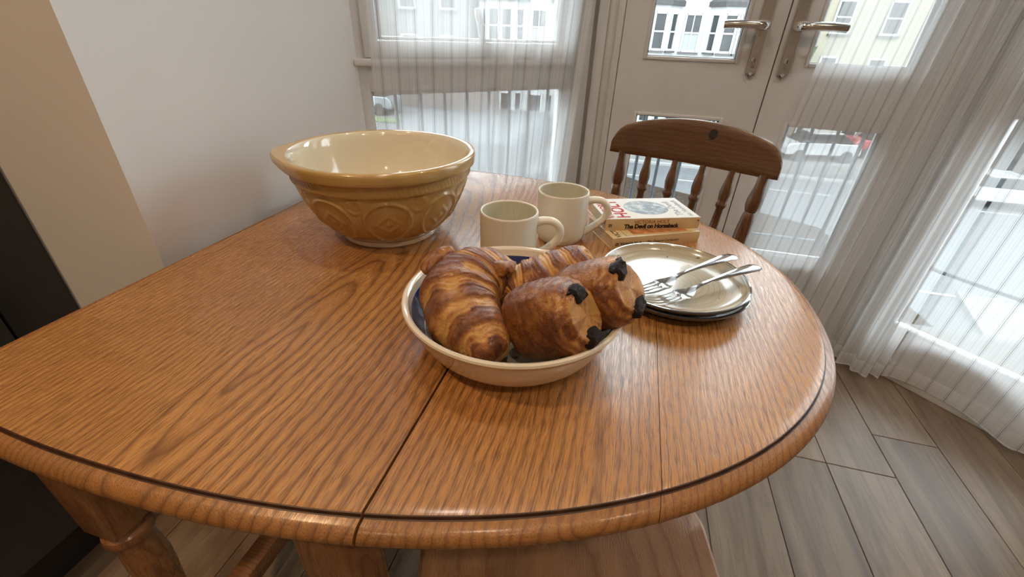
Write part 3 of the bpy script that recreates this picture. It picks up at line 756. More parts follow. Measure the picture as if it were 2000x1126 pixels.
# --- large mixing bowl
mb = empty('mixing_bowl', (-.416, .692, TZ)); tag(mb, 'large yellow cane mixing bowl with embossed ovals and ivory inside', 'bowl')
LIP = math.radians(205)
def lip(a, amt):
    d = (a-LIP+PI) % (2*PI)-PI; return amt*math.exp(-(d/.34)**2)
outer = [(.078, .0), (.083, .0005), (.0855, .003), (.0855, .008), (.086, .011)] + interp([(.090, .014), (.108, .030), (.1235, .050), (.1355, .074), (.1435, .097), (.147, .1105)], 14) \
    + [(.1485, .1118), (.1515, .1125), (.1535, .1150)] + [(.1537+.0003*k, .117+.0028*k) for k in range(6)] + [(.1562, .1325), (.1598, .1330), (.1624, .1342), (.1635, .1365), (.1638, .1410), (.1640, .1460), (.1634, .1500), (.1612, .1525), (.1575, .1533), (.1535, .1522)]
NOV = 9
def emb(a, i, r, z):
    d = 0.0
    if .016 < z < .108:
        zc, hz = .062, .040
        ph = (a/(2*PI)*NOV) % 1.0-.5
        half = .40
        e = math.hypot(ph/half, (z-zc)/hz)
        d += .0030*math.exp(-((e-1)/.075)**2)            # raised outline of each oval
        if e < 1: d += .0010
        # small diamond motif inside
        q = abs(ph/.20)+abs((z-zc)/.017)
        d += .0016*math.exp(-((q-1)/.22)**2)
        if q < .3: d += .0012
        # drop shapes between ovals
        ph2 = ((a/(2*PI)*NOV+.5) % 1.0)-.5
        e2 = math.hypot(ph2/.13, (z-.096)/.012); d += .0018*math.exp(-((e2-1)/.3)**2)
    if .1165 < z < .1325:
        d += .0016*(abs(((a/(2*PI)*120+(z-.117)*60) % 1.0)-.5)*2-.5)
    if z > .130 and i < len(outer)-1: d += lip(a, .016)*min(1, (z-.128)/.012)*(.55 if i == len(outer)-2 else 1)
    return r+d
revolve('body', outer, emb, M['cane'], mb, 360)
inner = [(.1535, .1522), (.1512, .1500), (.1490, .1440)] + interp([(.1470, .136), (.1425, .112), (.133, .082), (.117, .052), (.094, .027), (.060, .0125), (.0, .0095)], 6)
revolve('inside_glaze', inner, lambda a, i, r, z: r, M['cane_in'], mb, 160)
lathe('foot_ring', [(.0, .0005), (.078, .0), (.0845, .0002), (.0868, .003), (.0868, .0085), (.085, .0105)], M['cream'], mb, 64, cap=False)
# --- pastry bowl
pb = empty('pastry_bowl', (-.104, .433, TZ)); tag(pb, 'cream bowl with navy inner band filled with croissants', 'bowl')
po = [(0, .003), (.060, .003), (.063, 0), (.068, 0), (.070, .004)]+interp([(.080, .0045), (.097, .0085), (.109, .018), (.118, .032), (.125, .047), (.1295, .058)], 6)+[(.1318, .0612), (.1330, .0635), (.1322, .0660), (.1300, .0672), (.1272, .0662), (.1252, .0640)]
lathe('body', po, M['cream'], pb, 128, cap=False)
pin = interp([(.1252, .0640), (.1235, .0590), (.1222, .0555)], 3); pban = interp([(.1222, .0555), (.1165, .0430), (.1090, .0310)], 5)
pfl = interp([(.1090, .0310), (.1075, .0290)], 2); plin = interp([(.1075, .0290), (.1062, .0275)], 2); pbot = interp([(.1062, .0275), (.094, .0155), (.070, .0100), (.0, .0085)], 5)
allp, mi = [], []
for seg, q in ((pin, 0), (pban, 1), (pfl, 0), (plin, 1), (pbot, 2)):
    for j in range(len(seg)-1): allp.append(seg[j]); mi.append(q)
allp.append(pbot[-1])
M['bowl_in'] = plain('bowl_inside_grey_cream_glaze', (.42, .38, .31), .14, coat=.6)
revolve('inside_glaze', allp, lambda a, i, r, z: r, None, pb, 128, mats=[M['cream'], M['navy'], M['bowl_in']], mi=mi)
# --- plates
def make_plate():
    p = empty('dinner_plate')
    under = [(0, .002), (.058, .002), (.060, 0), (.064, 0), (.066, .003)]+interp([(.068, .0035), (.085, .0060), (.098, .0105), (.1055, .0165)], 5)+[(.1075, .0190), (.1082, .0206), (.1072, .0219), (.1050, .0218)]
    lathe('underside', under, M['plate_rim'], p, 128, cap=False)
    face = interp([(.1050, .0218), (.1020, .0185), (.0945, .0132), (.0830, .0092), (.0650, .0068), (.0300, .0060), (0, .0060)], 6)
    lathe('face', face, M['plate'], p, 128, cap=False)
    return p
pl = make_plate(); pl.location = (.1005, .6215, TZ); pl.rotation_euler = (0, 0, 1.0)
tag(pl, 'beige ringed plate underneath, lower of the two stacked plates', 'plate', 'stacked plates')
pl2 = copy_tree(pl); pl2.location = (.0980, .6195, TZ+.0100); pl2.rotation_euler = (.004, -.006, .2)
pl2['label'] = 'upper beige plate with brown rings, holding two forks'
# --- mugs
def make_mug():
    m = empty('coffee_mug')
    out = [(0, .002), (.033, .002), (.035, 0), (.039, .0005)]+interp([(.0415, .004), (.0445, .012), (.0462, .028), (.0466, .050), (.0466, .075), (.0466, .0905)], 5)+[(.0464, .0925), (.0454, .0936), (.0440, .0932), (.0432, .0918)]
    lathe('body', out, M['stone_ware'], m, 96, cap=False)
    inn = interp([(.0432, .0918), (.0430, .075), (.0428, .040), (.0415, .018), (.0360, .0085), (.018, .0065), (0, .0065)], 5)
    lathe('inside_glaze', inn, M['stone_in'], m, 96, cap=False)
    pts = spline([(.0445, 0, .0745), (.056, 0, .0775), (.070, 0, .0765), (.0805, 0, .0680), (.0835, 0, .0560), (.0790, 0, .0430), (.066, 0, .0300), (.052, 0, .0190), (.0440, 0, .0135)], 6)
    k = len(pts); rad = [.0072+.0020*abs(2*i/(k-1)-1)**3 for i in range(k)]
    tube('handle', pts, rad, M['stone_ware'], m, 16, squash=((0, 0, 1), .80))
    return m
mug = make_mug(); mug.location = (-.165, .632, TZ); mug.rotation_euler = (0, 0, math.radians(14))
tag(mug, 'cream stoneware mug nearer the pastry bowl, left of the two', 'mug', 'cream mugs')
mug2 = copy_tree(mug); mug2.location = (-.0985, .763, TZ); mug2.rotation_euler = (0, 0, math.radians(12))
mug2['label'] = 'cream stoneware mug farther back, its handle in front of the books'
# --- forks
def make_fork():
    f = empty('dinner_fork')
    # length along +X, tines at x=0
    def strip(name, secs, th):
        bm = bmesh.new(); rings = []
        for x, hw, z, crown in secs:
            r = []
            for q in (-1, -.6, 0, .6, 1): r.append(bm.verts.new((x, hw*q, z+crown*(1-q*q)+th/2*(1-.5*q*q))))
            for q in (1, .6, 0, -.6, -1): r.append(bm.verts.new((x, hw*q, z+crown*(1-q*q)-th/2*(1-.5*q*q))))
            rings.append(r)
        m = len(rings[0])
        for a, b in zip(rings[:-1], rings[1:]):
            for k in range(m): bm.faces.new((a[k], a[(k+1) % m], b[(k+1) % m], b[k]))
        bm.faces.new(rings[0][::-1]); bm.faces.new(rings[-1])
        return from_bm(name, bm, M['steel'], f, smooth=True)
    hd = [(.058, .0128, .0030, -.0030), (.064, .0128, .0028, -.0034), (.070, .0120, .0034, -.0030), (.076, .0095, .0052, -.002), (.081, .0062, .0078, -.001), (.086, .0040, .0102, 0), (.095, .0034, .0135, 0), (.110, .0034, .0165, .0004), (.130, .0048, .0195, .0008), (.155, .0072, .0225, .0010), (.175, .0092, .0245, .0010), (.188, .0098, .0252, .0008), (.195, .0086, .0250, .0005), (.1985, .0055, .0248, 0), (.200, .0018, .0247, 0)]
    strip('handle', hd, .0022)
    for k in range(4):
        y = -.0105+.0070*k
        pts = spline([(.0600, y, .0018), (.042, y*.99, -.0006), (.022, y*.97, .0010), (.0, y*.95, .0060)], 5)
        n_ = len(pts)
        tube('tine', pts, [.0016-.0008*(i/(n_-1)) for i in range(n_)], M['steel'], f, 8)
    return f
def place_fork(f, tip, end):
    a = Vector(tip); b = Vector(end); d = b-a; f.rotation_mode = 'XYZ'
    f.location = a; f.rotation_euler = (0, -math.asin(d.z/d.length)+0.12, math.atan2(d.y, d.x))
fork = make_fork()
place_fork(fork, (.031, .545, .7655), (.185, .667, .790)); tag(fork, 'stainless fork on the upper plate, nearer the books', 'fork', 'steel forks')
fork2 = copy_tree(fork); place_fork(fork2, (.055, .525, .7655), (.214, .640, .790)); fork2['label'] = 'stainless fork on the upper plate, nearer the front table edge'

# ================================================================== PASTRIES
def add_bake(o, vals):
    at = o.data.attributes.new('bake', 'FLOAT', 'POINT'); at.data.foreach_set('value', vals)
def croissant(name, ctrl, R, wraps, seed, label, th0=0.0, flat=.88, tab=None, tab_r=.011, mid=.5, taper=(.22, .22)):
    C = spline(ctrl, 40); n = len(C); NT_ = 72; vs, fs, bk = [], [], []; prev = None
    L = [0]
    for a_, b_ in zip(C[:-1], C[1:]): L.append(L[-1]+(b_-a_).length)
    org = Vector(ctrl[len(ctrl)//2])
    for i in range(n):
        t_ = L[i]/L[-1]; tg = (C[min(i+1, n-1)]-C[max(i-1, 0)]).normalized()
        a = tg.cross(Vector((0, 0, 1))) if prev is None else prev-tg*prev.dot(tg); a.normalize(); prev = a; b = a.cross(tg)
        q = (t_-mid)/(mid if t_ < mid else 1-mid); aq = abs(q); e = taper[0] if q < 0 else taper[1]
        base = R*(e+(1-e)*(max(0, 1-aq**1.9))**.72)
        endcap = min(1.0, math.sqrt(max(0, 1-max(0, (aq-.95)/.05)**2)))
        base *= max(endcap, .02)
        for k in range(NT_):
            th = 2*PI*k/NT_
            ph = aq*wraps+.30*math.cos(th-th0)*(.6+.4*aq)+.10*noise.noise((math.cos(th)*1.3, math.sin(th)*1.3, seed+q*2))+.25
            f = ph % 1.0
            nz = noise.noise((math.cos(th)*2.2+seed, math.sin(th)*2.2, t_*9)); nz2 = noise.noise((math.cos(th)*7+seed, math.sin(th)*7, t_*40))
            nz3 = noise.noise((math.cos(th)*1.2, math.sin(th)*1.2+seed, t_*16))
            edge = 1-math.exp(-((1-f)/.10)**2)                  # rounded outer edge of each wrap
            fine = math.sin(f*30+nz*5)*(.020 if f < .5 else .007)
            r = base*(.955+(.12*f-.04)*edge+.055*nz+.03*nz3+.016*nz2+fine)
            ca, sa = math.cos(th), math.sin(th)
            vs.append(C[i]+a*(ca*r)+b*(sa*r*flat)-org)
            up = .5+.5*sa
            sm = min(1, max(0, (f-.30+.25*nz)/.22)); bk.append(min(1, max(0, .10+fine*9+.58*sm+.12*up+.34*nz+.25*nz3-(.22 if f > .95 else 0))))
    for i in range(n-1):
        for k in range(NT_): fs.append((i*NT_+k, i*NT_+(k+1) % NT_, (i+1)*NT_+(k+1) % NT_, (i+1)*NT_+k))
    fs.append(tuple(range(NT_-1, -1, -1))); fs.append(tuple((n-1)*NT_+k for k in range(NT_)))
    root = empty(name, org); tag(root, label, 'pastry', 'pastries in the bowl')
    o = from_py('dough', vs, fs, M['pastry'], root, True); add_bake(o, bk)
    if tab:
        P = spline([Vector(p)-org for p in tab], 8); m = len(P)
        vs, fs, bk = [], [], []; NK = 20
        for i, p in enumerate(P):
            tg = (P[min(i+1, m-1)]-P[max(i-1, 0)]).normalized(); a = tg.cross(Vector((0, 0, 1))).normalized(); b = a.cross(tg); u = i/(m-1)
            rd = tab_r*(.8+.35*math.sin(PI*u*.9))*(max(.05, math.sqrt(max(0, 1-max(0, (u-.8)/.2)**2))))*(max(.1, math.sqrt(max(0, 1-max(0, (.12-u)/.12)**2))))
            for k in range(NK):
                th = 2*PI*k/NK; nz = noise.noise((math.cos(th)*2+seed, math.sin(th)*2, u*4)); rr_ = rd*(1+.55*nz+.3*noise.noise((math.cos(th)*4+seed, math.sin(th)*4, u*9)))
                vs.append(p+a*math.cos(th)*rr_+b*math.sin(th)*rr_*.75); bk.append(.62+.3*nz)
        for i in range(m-1):
            for k in range(NK): fs.append((i*NK+k, i*NK+(k+1) % NK, (i+1)*NK+(k+1) % NK, (i+1)*NK+k))
        fs.append(tuple(range(NK-1, -1, -1))); fs.append(tuple((m-1)*NK+k for k in range(NK)))
        o = from_py('dough_tip', vs, fs, M['pastry'], root, True); add_bake(o, bk)
    return root
croissant('croissant', [(-.122, .492, .802), (-.148, .464, .808), (-.164, .422, .807), (-.149, .381, .799), (-.117, .352, .792), (-.096, .333, .786)], .0485, 3.3, 3.1,
          'large croissant on the left of the bowl, its tip towards the table edge', th0=1.2, flat=.92, mid=.44, taper=(.26, .30),
          tab=[(-.209, .410, .826), (-.203, .424, .836), (-.193, .436, .843), (-.183, .443, .846)], tab_r=.0090)
croissant('croissant', [(-.118, .440, .778), (-.108, .455, .796), (-.084, .462, .808), (-.058, .476, .820), (-.037, .490, .831), (-.024, .500, .838)], .034, 2.8, 8.7,
          'smaller croissant at the back of the bowl with one end pointing at the mugs', th0=1.5, flat=.92, mid=.42, taper=(.5, .44),
          tab=[(-.140, .436, .822), (-.130, .441, .829), (-.116, .446, .832), (-.108, .447, .830)], tab_r=.0110)
def pain(name, S, E, a_half, b_half, roll, seed, label):
    S, E = Vector(S), Vector(E); ax = (E-S).normalized(); Ln = (E-S).length; org = (S+E)/2
    u = ax.cross(Vector((0, 0, 1))).normalized(); v = u.cross(ax)
    u, v = u*math.cos(roll)+v*math.sin(roll), -u*math.sin(roll)+v*math.cos(roll)   # u = wide direction
    NT_, n = 84, 110; vs, fs, bk = [], [], []
    prof = []
    for i in range(n+1):
        q = -1+2*i/n; prof.append((q*Ln/2, (1-.12*abs(q)**3.0-.20*max(0, (abs(q)-.70)/.30)**2), q))
    end = [(Ln/2+.0030, .64), (Ln/2+.0042, .56), (Ln/2+.0034, .50), (Ln/2+.0044, .42), (Ln/2+.0036, .33), (Ln/2+.0042, .22), (Ln/2+.0040, .01)]
    full = [(-x, s_, -1) for x, s_ in end[::-1]]+prof+[(x, s_, 1) for x, s_ in end]
    for (x, s_, q) in full:
        for k in range(NT_):
            th = 2*PI*k/NT_; c, s = math.cos(th), math.sin(th)
            cc = math.copysign(abs(c)**.86, c); ss = math.copysign(abs(s)**.86, s)
            nz = noise.noise((c*1.6+seed, s*1.6, x*28)); nz2 = noise.noise((c*5+seed, s*5, x*130)); lay = math.sin(x*820+4*nz+3*c)
            edge = min(1, max(0, (abs(q)-.50)/.45))
            dm = min(1, s_/.8)
            fl_ = 1-min(1, abs(noise.noise((c*1.1+seed*2, s*1.1, x*150+3*nz))*3.2)); fl_ *= (.35+.65*edge)
            r = s_*(1+(.06*nz+.028*nz2+.012*lay*edge+.022*fl_)*dm)
            xo = x+math.copysign(.0045*noise.noise((c*1.2*dm+seed, s*1.2*dm, 5.0)), x)*edge
            vs.append(ax*xo+u*(cc*a_half*r)+v*(ss*b_half*r))
            bk.append(min(1, max(0, .80-.26*edge*(.4+.6*lay)+.48*nz+.15*nz2-.40*fl_**2-(.45 if s_ < .60 else 0))))
    m = len(full)
    for i in range(m-1):
        for k in range(NT_): fs.append((i*NT_+k, i*NT_+(k+1) % NT_, (i+1)*NT_+(k+1) % NT_, (i+1)*NT_+k))
    root = empty(name, org); tag(root, label, 'pastry', 'pastries in the bowl')
    o = from_py('dough', vs, fs, M['pastry'], root, True); add_bake(o, bk)
    # two chocolate sticks poking out of each end
    for sgn in (1, -1):
        for side in (1, -1):
            bm = bmesh.new(); bmesh.ops.create_icosphere(bm, subdivisions=3, radius=1.0)
            for w_ in bm.verts:
                d = w_.co.copy(); f = 1+.30*noise.noise(d*1.8+Vector((seed*side, sgn, 0)))+.14*noise.noise(d*5+Vector((seed, side, sgn)))
                d = Vector((math.copysign(abs(d.x)**.6, d.x), math.copysign(abs(d.y)**.7, d.y), math.copysign(abs(d.z)**.7, d.z)))*f
                w_.co = ax*(sgn*(Ln/2-.0035)+d.x*.0115)+u*(side*a_half*.54+d.y*.0100)+v*(d.z*.0135+.003*side)
            from_bm('chocolate_stick', bm, M['choc'], root, smooth=True)
    return root
pain('pain_au_chocolat', (-.085, .399, .790), (-.016, .366, .836), .043, .0365, math.radians(82), 4.2,
     'pain au chocolat in the middle of the bowl in front, dark chocolate at its end')
pain('pain_au_chocolat', (-.041, .443, .800), (.023, .409, .850), .0395, .035, math.radians(74), 9.4,
     'pain au chocolat resting on the bowl rim beside the plates')

# ================================================================== BOOKS
def make_book(name, corner, ang, z0, L, D, T, cover, spine, label):
    """local x along the spine (left to right), y away from the spine, z up"""
    b = empty(name, (corner[0], corner[1], z0), ang); tag(b, label, 'book', 'stacked paperbacks')
    box('pages', .0012, L-.0012, .0012, D-.001, .0006, T-.0006, M['paper'], b, 0)
    box('front_cover', 0, L, 0, D, T-.0006, T, cover, b, .0002); box('back_cover', 0, L, 0, D, 0, .0006, cover, b, .0002)
    bm = bmesh.new(); n = 8; fr_, bk_ = [], []
    for i in range(n+1):
        q = i/n; y = -.0009*math.sin(PI*q); fr_.append((bm.verts.new((0, y, T*q)), bm.verts.new((L, y, T*q)))); bk_.append((bm.verts.new((0, .0010, T*q)), bm.verts.new((L, .0010, T*q))))
    for i in range(n):
        bm.faces.new((fr_[i][0], fr_[i][1], fr_[i+1][1], fr_[i+1][0])); bm.faces.new((bk_[i][0], bk_[i+1][0], bk_[i+1][1], bk_[i][1]))
        bm.faces.new((fr_[i][0], fr_[i+1][0], bk_[i+1][0], bk_[i][0])); bm.faces.new((fr_[i+1][1], fr_[i][1], bk_[i][1], bk_[i+1][1]))
    bm.faces.new((fr_[0][1], fr_[0][0], bk_[0][0], bk_[0][1])); bm.faces.new((fr_[n][0], fr_[n][1], bk_[n][1], bk_[n][0]))
    sp = from_bm('spine', bm, spine, b)
    return b
def on_spine(x, z): return Matrix.Translation((x, -.0011, z)) @ Matrix.Rotation(PI/2, 4, 'X')
def on_cover(x, y, T): return Matrix.Translation((x, y, T+.00012)) @ Matrix.Rotation(PI/2, 4, 'Z')   # reads from the spine outwards
def logo(b, x, z):
    bm = bmesh.new(); add_box(bm, x, x+.0045, -.0012, -.0009, z, z+.0052, 0); add_box(bm, x+.0055, x+.0066, -.0012, -.0009, z, z+.0052, 0)
    from_bm('publisher_mark', bm, M['ink_black'], b)
    bm = bmesh.new(); add_box(bm, x+.001, x+.0018, -.00135, -.0012, z+.0012, z+.0042, 0); add_box(bm, x+.0026, x+.0036, -.00135, -.0012, z+.0012, z+.0034, 0)
    from_bm('publisher_mark_cutout', bm, M['spine_cream'], b)
T1 = .0218
b2 = make_book('paperback_book', (.0015, .7395), math.radians(29.4), TZ, .180, .110, T1, M['cover_cream'], M['spine_cream'], 'cream paperback at the bottom of the stack, its spine reading The Queen\'s Confession')
logo(b2, .006, .0075)
text_mesh('spine_lettering', 'Victoria Holt', .0082, M['ink_black'], on_spine(.0155, .0082), b2, .00012)
text_mesh('spine_lettering', 'The Queen\'s Confession', .0082, M['ink_black'], on_spine(.069, .0082), b2, 0, .25, .82)
text_mesh('cover_lettering', 'VICTORIA', .0145, M['ink_black'], on_cover(.020, .004, T1), b2, .0003)
box('cover_picture', .046, .16, .010, .10, T1, T1+.00012, M['ink_art'], b2)
frm = bmesh.new()
for q in ((.030, .168, .0065, .0073), (.030, .0308, .0065, .10), (.030, .168, .10, .1008)): add_box(frm, q[0], q[1], q[2], q[3], T1, T1+.0001, 0)
from_bm('cover_rule', frm, M['ink_black'], b2)
b1 = make_book('paperback_book', (-.0165, .7715), math.radians(23.2), TZ+T1+.0002, .188, .110, .0222, M['cover_white'], M['spine_cream'], 'white paperback on top of the stack, its spine reading The Devil on Horseback')
T1b = .0222
logo(b1, .006, .0075)
text_mesh('spine_lettering', 'VICTORIA HOLT', .0098, M['ink_orange'], on_spine(.0905, .0128), b1, .0002, 0, .96, 'CENTER')
text_mesh('spine_lettering', 'The Devil on Horseback', .0118, M['ink_black'], on_spine(.091, .0035), b1, .0005, 0, .98, 'CENTER', .94)
text_mesh('spine_lettering', 'F', .006, M['ink_black'], Matrix.Translation((.181, -.0011, .0175)) @ Matrix.Rotation(PI/2, 4, 'X') @ Matrix.Rotation(-PI/2, 4, 'Z'), b1, .0003)
text_mesh('cover_lettering', 'VICTORIA', .0205, M['ink_red'], on_cover(.021, .006, T1b), b1, .0005, 0, .98)
text_mesh('cover_lettering', 'HOLT', .036, M['ink_red'], on_cover(.050, .006, T1b), b1, .0008, 0, .98)
text_mesh('cover_lettering', 'The Devil', .019, M['ink_grey'], on_cover(.160, .012, T1b), b1, .0004)
text_mesh('cover_lettering', 'on Horseback', .0150, M['ink_grey'], on_cover(.178, .008, T1b), b1, .0004)
bm = bmesh.new(); ctr = bm.verts.new((.101, .056, T1b+.0001)); rg = [bm.verts.new((.101+.043*math.cos(2*PI*k/48), .056+.036*math.sin(2*PI*k/48), T1b+.0001)) for k in range(48)]
for k in range(48): bm.faces.new((ctr, rg[k], rg[(k+1) % 48]))
from_bm('cover_medallion', bm, M['engraving'], b1)
bm = bmesh.new(); r0 = [(math.cos(2*PI*k/48), math.sin(2*PI*k/48)) for k in range(48)]
ia = [bm.verts.new((.101+.0432*c, .056+.0362*s, T1b+.00014)) for c, s in r0]; ib = [bm.verts.new((.101+.0445*c, .056+.0375*s, T1b+.00014)) for c, s in r0]
for k in range(48): bm.faces.new((ia[k], ib[k], ib[(k+1) % 48], ia[(k+1) % 48]))
from_bm('medallion_border', bm, M['ink_grey'], b1)

# ================================================================== OUTSIDE
GZ = -5.5; FY = 30.0
def quad_ground(name, pts, z, mat): return struct(from_py(name, [(x, y, z) for x, y in pts]+[(x, y, z-.15) for x, y in pts], [tuple(range(len(pts)))]+[tuple(range(2*len(pts)-1, len(pts)-1, -1))]+[(i, i+len(pts), (i+1) % len(pts)+len(pts), (i+1) % len(pts)) for i in range(len(pts))], mat))
quad_ground('road', [(-90, 3), (90, 3), (90, 27.2), (-90, 27.2)], GZ, M['asphalt'])
quad_ground('far_pavement', [(-90, 27.2), (90, 27.2), (90, 40), (-90, 40)], GZ+.12, M['pavement'])
quad_ground('far_kerb', [(-90, 26.9), (90, 26.9), (90, 27.2), (-90, 27.2)], GZ+.125, M['kerb'])
quad_ground('front_garden', [(-4, 3), (1.2, 3), (9, 9), (8, 19.0), (3.5, 21.4), (1.5, 22.3), (-1.5, 25.0), (-9, 18), (-9, 6)], GZ+.10, M['soil'])
quad_ground('near_pavement', [(1.2, 3.0), (24, 3.0), (24, 12.4), (14, 13.4), (10.5, 14.6), (9, 9)], GZ+.12, M['pavement'])
for k in range(9):
    xa = -16+4.6*k
    o = struct(from_py('road_marking', [(xa, 24.1, GZ+.01), (xa+3.1, 24.1, GZ+.01), (xa+3.1, 24.3, GZ+.01), (xa, 24.3, GZ+.01)], [(0, 1, 2, 3)], M['road_paint']))
arc = [(10+6*math.cos(math.radians(a)), 20-5.5*math.sin(math.radians(a))) for a in range(20, 165, 6)]
struct(from_py('road_marking', [(x, y, GZ+.012) for x, y in arc]+[(x*.985+.1, y-.16, GZ+.012) for x, y in arc], [(i, i+1, i+1+len(arc), i+len(arc)) for i in range(len(arc)-1)], M['road_paint']))

def sash_window(parent, cx_, cz, wd, ht, mtx, blind=False):
    w_ = empty('window', mtx @ Vector((cx_, 0, cz)), 0, parent); q = Matrix.Translation(-(mtx @ Vector((cx_, 0, cz)))) @ mtx
    x0, x1, z0, z1 = cx_-wd/2, cx_+wd/2, cz-ht/2, cz+ht/2
    box('pane', x0, x1, -.02, .02, cz+.0, z1, M['far_pane'], w_, 0, q); box('pane', x0, x1, -.02, .02, z0, cz, M['blind'] if blind else M['far_pane'], w_, 0, q)
    bm = bmesh.new(); f = .075
    for a in ((x0-f, x0+f*.4, z0-f, z1+f), (x1-f*.4, x1+f, z0-f, z1+f), (x0, x1, z1-f*.4, z1+f), (x0, x1, z0-f, z0+f*.4), (x0, x1, cz-.04, cz+.04)):
        add_box(bm, a[0], a[1], -.07, .03, a[2], a[3], 0)
    if blind: add_box(bm, cx_-.025, cx_+.025, -.05, .03, z0, z1, 0)
    bmesh.ops.transform(bm, matrix=q, verts=bm.verts); from_bm('sash_frame', bm, M['sash'], w_)
    box('sill', x0-.14, x1+.14, -.16, .05, z0-.17, z0-.08, M['sill'], w_, 0, q)
    return w_
def terrace_house(cx_, label, wall, period=4.4, fy=FY, tint=None):
    h = empty('terraced_house', (cx_, fy, GZ)); tag(h, label, 'house', 'houses across the street')
    W = period; q0 = Matrix.Translation((0, 0, 0))
    box('wall', -1.6, 2.79, 0, 7, 0, 11.2, wall, h)
    # two-storey canted bay in the middle
    bw, fw, dp = 1.42, .78, .85
    poly = [(-bw, 0), (-fw, -dp), (fw, -dp), (bw, 0)]
    for z0, z1 in ((0.1, 3.85), (4.35, 7.95)):
        bm = bmesh.new(); a = [bm.verts.new((x, y, z0)) for x, y in poly]; b = [bm.verts.new((x, y, z1)) for x, y in poly]
        for i in range(4): bm.faces.new((a[i], a[(i+1) % 4], b[(i+1) % 4], b[i]))
        bm.faces.new(a); bm.faces.new(b); from_bm('bay', bm, wall, h)
    for z0, hh in ((3.85, .5), (7.95, .85)):
        bm = bmesh.new(); o_ = 1.12
        a = [bm.verts.new((x*o_, y*o_-.05*(y < 0), z0)) for x, y in poly]; b = [bm.verts.new((x*o_, y*o_-.05*(y < 0), z0+.22)) for x, y in poly]; c_ = [bm.verts.new((x*.55, y*.2, z0+hh)) for x, y in poly]
        for i in range(4):
            bm.faces.new((a[i], a[(i+1) % 4], b[(i+1) % 4], b[i])); bm.faces.new((b[i], b[(i+1) % 4], c_[(i+1) % 4], c_[i]))
        bm.faces.new(a); bm.faces.new(c_); from_bm('bay_roof', bm, M['slate'], h)
    for zc, ht in ((2.0, 2.1), (6.72, 1.72)):
        for xx in (-.40, .40): sash_window(h, xx, zc, .58, ht, Matrix.Translation((0, -dp, 0)))
        for s_ in (-1, 1):
            P = Vector((s_*(bw+fw)/2, -dp/2, 0)); an = math.atan2(dp, bw-fw)*s_
            sash_window(h, 0, zc, .50, ht, Matrix.Translation(P) @ Matrix.Rotation(an, 4, 'Z'))
    for s_ in (1,):
        sash_window(h, s_*W/2*.995, 6.70, .82, 1.75, q0, True); sash_window(h, s_*W/2*.995, 1.9, .82, 2.1, q0, False)
    bm = bmesh.new(); vs = [bm.verts.new(p) for p in ((-1.6, -.3, 11.2), (2.79, -.3, 11.2), (2.79, 3.5, 13.6), (-1.6, 3.5, 13.6), (-1.6, 7, 11.2), (2.79, 7, 11.2))]
    for f in ((0, 1, 2, 3), (3, 2, 5, 4), (0, 3, 4), (1, 5, 2), (0, 4, 5, 1)): bm.faces.new([vs[i] for i in f])
    from_bm('roof', bm, M['slate'], h)
    return h
for k in (-2, -1, 0, 1):
    cx_ = .25+4.4*k
    lb = {-2: 'white terraced house next to the grey stone house, seen through the sheer curtain', -1: 'white terraced house with bays seen through the right part of the left sheer curtain', 0: 'white terraced house with slate-capped bay at the left side of the left french door pane', 1: 'white terraced house with slate-capped bay behind the chrome lever of the left french door', 2: 'white terraced house mostly hidden behind the meeting stiles of the french doors'}[k]
    terrace_house(cx_, lb, M['render_white'])
def block_house(cx_, wd, fy, ht, wall, label, cols, rows, rot=0.0, win=(1.0, 1.6)):
    h = empty('detached_house', (cx_, fy, GZ), rot); tag(h, label, 'house', 'houses across the street')
    box('wall', -wd/2, wd/2, 0, 8, 0, ht, wall, h)
    for i in range(cols):
        for zc in rows: sash_window(h, -wd/2+wd*(i+.5)/cols, zc, win[0], win[1], Matrix.Identity(4))
    bm = bmesh.new(); vs = [bm.verts.new(p) for p in ((-wd/2-.3, -.3, ht), (wd/2+.3, -.3, ht), (wd/2+.3, 4, ht+2.6), (-wd/2-.3, 4, ht+2.6), (-wd/2-.3, 8.3, ht), (wd/2+.3, 8.3, ht))]
    for f in ((0, 1, 2, 3), (3, 2, 5, 4), (0, 3, 4), (1, 5, 2), (0, 4, 5, 1)): bm.faces.new([vs[i] for i in f])
    from_bm('roof', bm, M['slate'], h)
    tube('drainpipe', [(-wd/2+.25, -.08, 0), (-wd/2+.25, -.08, ht)], .07, M['iron'], h, 8)
    return h
block_house(-16.1, 11.0, 29.5, 10.5, M['render_stone'], 'grey stone house seen through the left sheer curtain behind the mixing bowl', 4, (1.9, 5.2, 8.3))
block_house(-28.6, 12.0, 28.0, 10.0, M['render_white'], 'pale house at the far left end of the street beside the stone house', 4, (1.9, 5.2, 8.3))
block_house(14.3, 10.0, 32.5, 12.0, M['render_cream'], 'cream rendered house seen through the right french door pane', 4, (2.2, 5.0, 7.75), 0, (.8, 1.5))
block_house(27.5, 12.0, 30.0, 10.0, M['render_stone'], 'grey stone house at the far right seen through the bunched curtain', 4, (1.9, 5.2, 8.3))
struct(box('raised_street', -60, -5.2, 19.5, 29.2, GZ, -3.45, M['asphalt'], None, .05))
tag(box('garden_wall', -34, -8.2, 27.4, 27.8, -3.45, -2.05, M['brick'], None, .02), 'low pinkish brick wall along the raised street, seen through the left window', 'wall')
